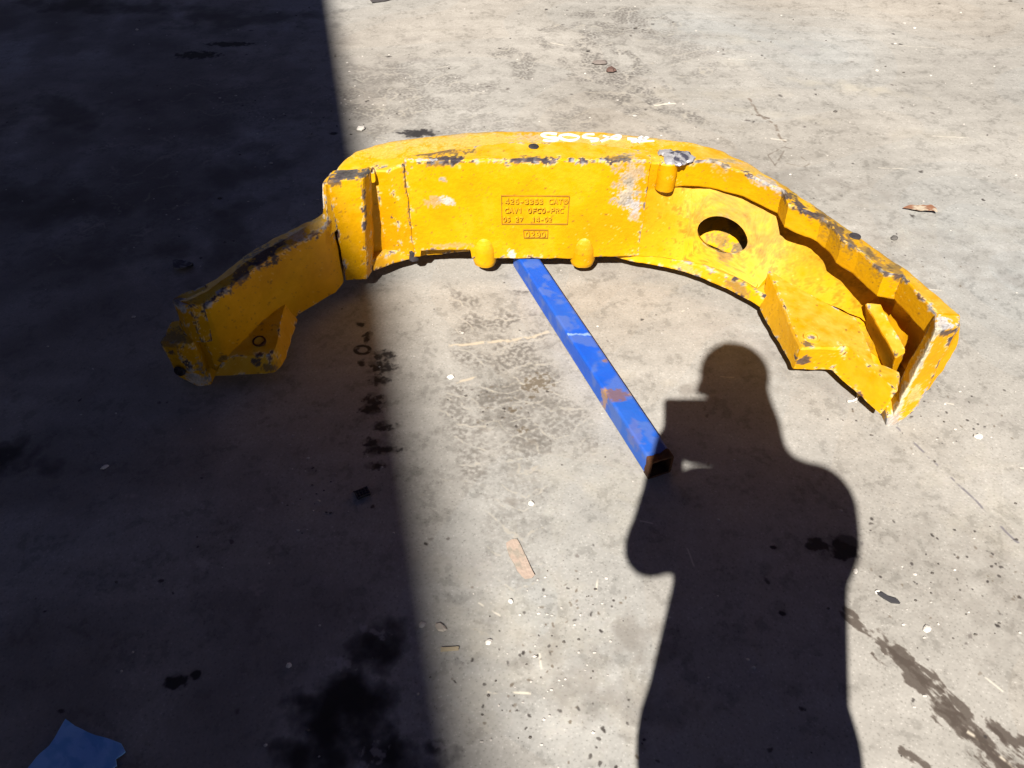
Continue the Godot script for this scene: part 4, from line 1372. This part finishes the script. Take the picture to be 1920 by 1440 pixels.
	# phone
	var F := Vector3(0, -sin(deg_to_rad(45.5)), -cos(deg_to_rad(45.5)))
	var U := Vector3(0, cos(deg_to_rad(45.5)), -sin(deg_to_rad(45.5)))
	var c := P(.054, 1.6, 0) - F * .022 + U * .001
	var p := thing("phone", "phone held level in both hands by the person casting the shadow", "phone", c)
	paint_mode = "plain"
	mb = MB.new()
	var o := []
	for q in [[-1, -1], [1, -1], [1, 1], [-1, 1]]: o.append(c + Vector3(q[0] * .086 - .002, 0, 0) + U * (q[1] * .037))
	var rd := rounded(o, [.010, .010, .010, .010], [0, 0, 0, 0])
	var s0 := []
	var s1 := []
	for q in rd[0]:
		s0.append(q - F * .005)
		s1.append(q + F * .005)
	loft(mb, [s0, s1], rd[1], true, true, true, 1.0)
	commit(mb, "case", flat(lin(.02, .02, .025), .35), p, c)
	mb = MB.new()
	turned(mb, c + Vector3(-.060, 0, 0) + F * .004, [[.012, .0], [.012, .003], [.009, .0035]], 18, 0, 1.0, F)
	commit(mb, "lens_ring", flat(lin(.05, .05, .06), .3), p, c)


# ==================================================================== small things on the ground
func sheet_thing(called: String, label: String, category: String, outline: Array, y: float, thick: float, mat: Material, crumple := 0.0, cols: Array = [], group := "") -> MeshInstance3D:
	var base := Vector3.ZERO
	for q in outline: base += P(q.x, 0, q.y)
	base /= outline.size()
	var mb := MB.new()
	var top := []
	var bot := []
	for q in outline:
		top.append(P(q.x, y + thick, q.y))
		bot.append(P(q.x, y, q.y))
	var w := []
	for q in outline: w.append(0.0)
	loft(mb, [bot, top], w, false, true, true, 0.008)
	for i in mb.v.size():
		var p := mb.v[i]
		if crumple > 0.0: mb.v[i].y += max(0.0, crumple * (nm.get_noise_3dv(p * 0.5) + 0.35))
		if cols.size() == 2: mb.c[i] = (cols[0] as Color).lerp(cols[1], smoothstep(-.1, .25, nm.get_noise_3dv(p * 1.2) + .4 * nf.get_noise_3dv(p)))
	var mi := commit(mb, called, mat, self, base)
	tag(mi, label, category, group)
	return mi


func stone(called: String, label: String, category: String, x: float, z: float, r: float, c: Color, sd: int, stretch := 1.3, turn := 0.0, group := "") -> void:
	var m := pebble_mesh(sd, 0.45)
	var mat := flat(c.linear_to_srgb(), 0.8)
	m.surface_set_material(0, mat)
	var mi := MeshInstance3D.new()
	mi.name = numbered(called)
	mi.mesh = m
	mi.transform = Transform3D(Basis(Vector3.UP, turn).scaled_local(Vector3(r * stretch, r * .55, r) * K), P(x, r * .4, z) * K)
	tag(mi, label, category, group)
	add_child(mi)


func build_litter() -> void:
	paint_mode = "plain"
	sheet_thing("plastic_sheet", "torn blue plastic sheet lying flat in the shade at the bottom left", "plastic sheet", [Vector2(-.893, -.626), Vector2(-.868, -.612), Vector2(-.82, -.593), Vector2(-.765, -.578), Vector2(-.752, -.563), Vector2(-.764, -.548), Vector2(-.757, -.535), Vector2(-.775, -.52), Vector2(-.76, -.47), Vector2(-.83, -.43), Vector2(-.93, -.47), Vector2(-.925, -.53), Vector2(-.905, -.575)], .001, .004, M.cloth, .012, [Color(.26, .52, .90), Color(.18, .42, .80)])
	sheet_thing("concrete_patch", "pinkish flaked patch with one straight dark edge in the bright strip of concrete", "patch", [Vector2(.000, -1.050), Vector2(.012, -1.052), Vector2(.020, -1.035), Vector2(.032, -1.005), Vector2(.044, -.972), Vector2(.052, -.952), Vector2(.046, -.945), Vector2(.030, -.943), Vector2(.022, -.950), Vector2(.012, -.965), Vector2(.004, -.985), Vector2(-.006, -1.005), Vector2(-.012, -1.025), Vector2(-.014, -1.04)], .0, .003, M.rough, .006, [Color(.33, .265, .22), Color(.25, .22, .185)])
	# dark gap along its straight edge
	sheet_thing("metal_bracket", "dark flat metal piece at the top edge left of the middle", "metal piece", [Vector2(-.775, -4.50), Vector2(-.66, -4.56), Vector2(-.64, -4.53), Vector2(-.69, -4.49), Vector2(-.76, -4.465)], .004, .018, flat(lin(.06, .055, .06), .5), .006)
	sheet_thing("dried_leaf", "curled reddish brown scrap on the bright concrete beyond the right end", "leaf", [Vector2(1.42, -2.46), Vector2(1.45, -2.475), Vector2(1.50, -2.465), Vector2(1.535, -2.45), Vector2(1.53, -2.425), Vector2(1.50, -2.43), Vector2(1.46, -2.44)], .002, .004, M.rough, .022, [Color(.20, .10, .06), Color(.36, .31, .24)])
	sheet_thing("paper_scrap", "crumpled pale paper scrap in the shade left of the counterweight", "paper scrap", [Vector2(-1.13, -2.13), Vector2(-1.10, -2.15), Vector2(-1.07, -2.135), Vector2(-1.055, -2.11), Vector2(-1.08, -2.085), Vector2(-1.115, -2.09)], .002, .004, M.rough, .03, [Color(.30, .29, .28), Color(.10, .10, .10)])
	sheet_thing("wood_splinter", "short straw coloured splinter beside the shade edge near the bottom", "splinter", [Vector2(-.152, -.778), Vector2(-.114, -.780), Vector2(-.114, -.773), Vector2(-.152, -.770)], .001, .005, flat(lin(.33, .28, .19), .8))
	sheet_thing("rubber_scrap", "small dark scrap lying right of the person's shadow", "rubber scrap", [Vector2(.822, -.908), Vector2(.835, -.908), Vector2(.846, -.898), Vector2(.862, -.892), Vector2(.866, -.882), Vector2(.848, -.884), Vector2(.834, -.895)], .001, .006, flat(lin(.03, .03, .035), .7), .004)
	# white bent tie under the right flange
	var mb := MB.new()
	var pts := [P(.932, .006, -1.498), P(.945, .006, -1.500), P(.957, .007, -1.505), P(.965, .008, -1.513), P(.969, .008, -1.523)]
	var secs := []
	for i in pts.size():
		var d: Vector3 = (pts[min(i + 1, 4)] - pts[max(i - 1, 0)]).normalized()
		var sx := d.cross(Vector3.UP).normalized()
		var s := []
		for k in 6: s.append(pts[i] + (sx * cos(TAU * k / 6) + Vector3.UP * sin(TAU * k / 6)) * .0032)
		secs.append(s)
	loft(mb, secs, [0, 0, 0, 0, 0, 0], true, true, true, 1.0)
	var tie := commit(mb, "cable_tie", flat(lin(.6, .58, .54), .6), self, P(.95, 0, -1.51))
	tag(tie, "bent white plastic strip lying under the right flange", "cable tie")
	# perforated dark chip in the shade
	var gb := P(-.374, 0, -1.186)
	var g := thing("plastic_grille", "tiny dark perforated plastic chip in the shade left of the bright strip", "plastic grille", gb)
	var gm := flat(lin(.03, .03, .035), .5)
	var rot := Basis(Vector3.UP, .5)
	mb = MB.new()
	var o0 := []
	var o1 := []
	for q in [[-.017, -.012], [.017, -.012], [.017, .012], [-.017, .012]]:
		o0.append(gb + rot * P(q[0], .001, q[1])); o1.append(gb + rot * P(q[0], .005, q[1]))
	loft(mb, [o0, o1], [0, 0, 0, 0], false, true, true, 1.0)
	commit(mb, "base", flat(lin(.008, .008, .009), .7), g, gb)
	for k in 5:
		mb = MB.new()
		var x := -.0155 + k * .00775
		loft(mb, [[gb + rot * P(x - .0012, .005, -.012), gb + rot * P(x + .0012, .005, -.012), gb + rot * P(x + .0012, .0085, -.012), gb + rot * P(x - .0012, .0085, -.012)], [gb + rot * P(x - .0012, .005, .012), gb + rot * P(x + .0012, .005, .012), gb + rot * P(x + .0012, .0085, .012), gb + rot * P(x - .0012, .0085, .012)]], [0, 0, 0, 0], false, true, true, 1.0)
		commit(mb, "bar", gm, g, gb)
	for k in 4:
		mb = MB.new()
		var z := -.0108 + k * .0072
		loft(mb, [[gb + rot * P(-.017, .0052, z - .0012), gb + rot * P(-.017, .0052, z + .0012), gb + rot * P(-.017, .0082, z + .0012), gb + rot * P(-.017, .0082, z - .0012)], [gb + rot * P(.017, .0052, z - .0012), gb + rot * P(.017, .0052, z + .0012), gb + rot * P(.017, .0082, z + .0012), gb + rot * P(.017, .0082, z - .0012)]], [0, 0, 0, 0], false, true, true, 1.0)
		commit(mb, "bar", gm, g, gb)
	# stones that stand out one by one
	var wh := Color(.56, .54, .50)
	stone("pebble", "white pebble on the dark tyre print left of the blue tube", "pebble", -.176, -1.598, .0085, wh, 21, 1.2, .4)
	stone("pebble", "white pebble in the bright strip above the pinkish patch", "pebble", .048, -1.155, .0075, wh, 22, 1.1, 1.4)
	stone("pebble", "white round pebble below the pinkish patch", "pebble", -.003, -.888, .0062, wh, 23, 1.0, .2)
	stone("pebble", "white chip right of the foot of the right end plate", "chip", 1.245, -1.372, .010, wh, 24, 1.3, .2)
	stone("pebble", "white chip right of the person's shadow beside the brown skid", "chip", .905, -.822, .008, wh, 25, 1.3, .5)
	stone("pebble", "pale pebble beside the small dark scrap", "pebble", .826, -.912, .0055, wh, 26, 1.2, .9)
	stone("pebble", "white grain inside the shadow under the dark oil spot", "pebble", .792, -.965, .0055, wh, 27, 1.5, 1.2)
	stone("pebble", "pale pebble at the shade edge above the wood splinter", "pebble", -.156, -.825, .009, Color(.34, .31, .27), 28, 1.6, -.5)
	stone("pebble", "grey pebble in the shade left of the wood splinter", "pebble", -.196, -.832, .007, Color(.40, .39, .38), 29, 1.2, 1.0)
	stone("pebble", "pale pebble by the pits low in the bright strip", "pebble", -.05, -.792, .0075, wh, 30, 1.2, .3)
	stone("pebble", "dark red-brown lump on the far bright concrete", "clod", .462, -3.62, .022, Color(.09, .05, .04), 31, 1.2, .3)
	stone("pebble", "dark grey lump with a pale rim on the far bright concrete", "clod", .415, -3.70, .020, Color(.13, .11, .10), 32, 1.8, .1)
	stone("pebble", "dark stone on the bright ground right of the counterweight", "stone", 1.33, -2.28, .012, Color(.08, .075, .07), 33, 1.2, .6)
	stone("pebble", "white pebble beyond the arch near the dark stain", "pebble", -.63, -3.06, .016, wh, 34, 1.3, .3)
	stone("pebble", "lone white grain in the shade left of the left wing", "pebble", -.895, -2.17, .008, wh, 35, 1.2, .3)
	stone("pebble", "white crumb in the shade below the left end block", "pebble", -1.05, -1.27, .007, wh, 36, 1.5, .8)
	stone("pebble", "white crumb in the shade midway along the bottom", "pebble", -.47, -.74, .006, wh, 37, 1.2, .1)
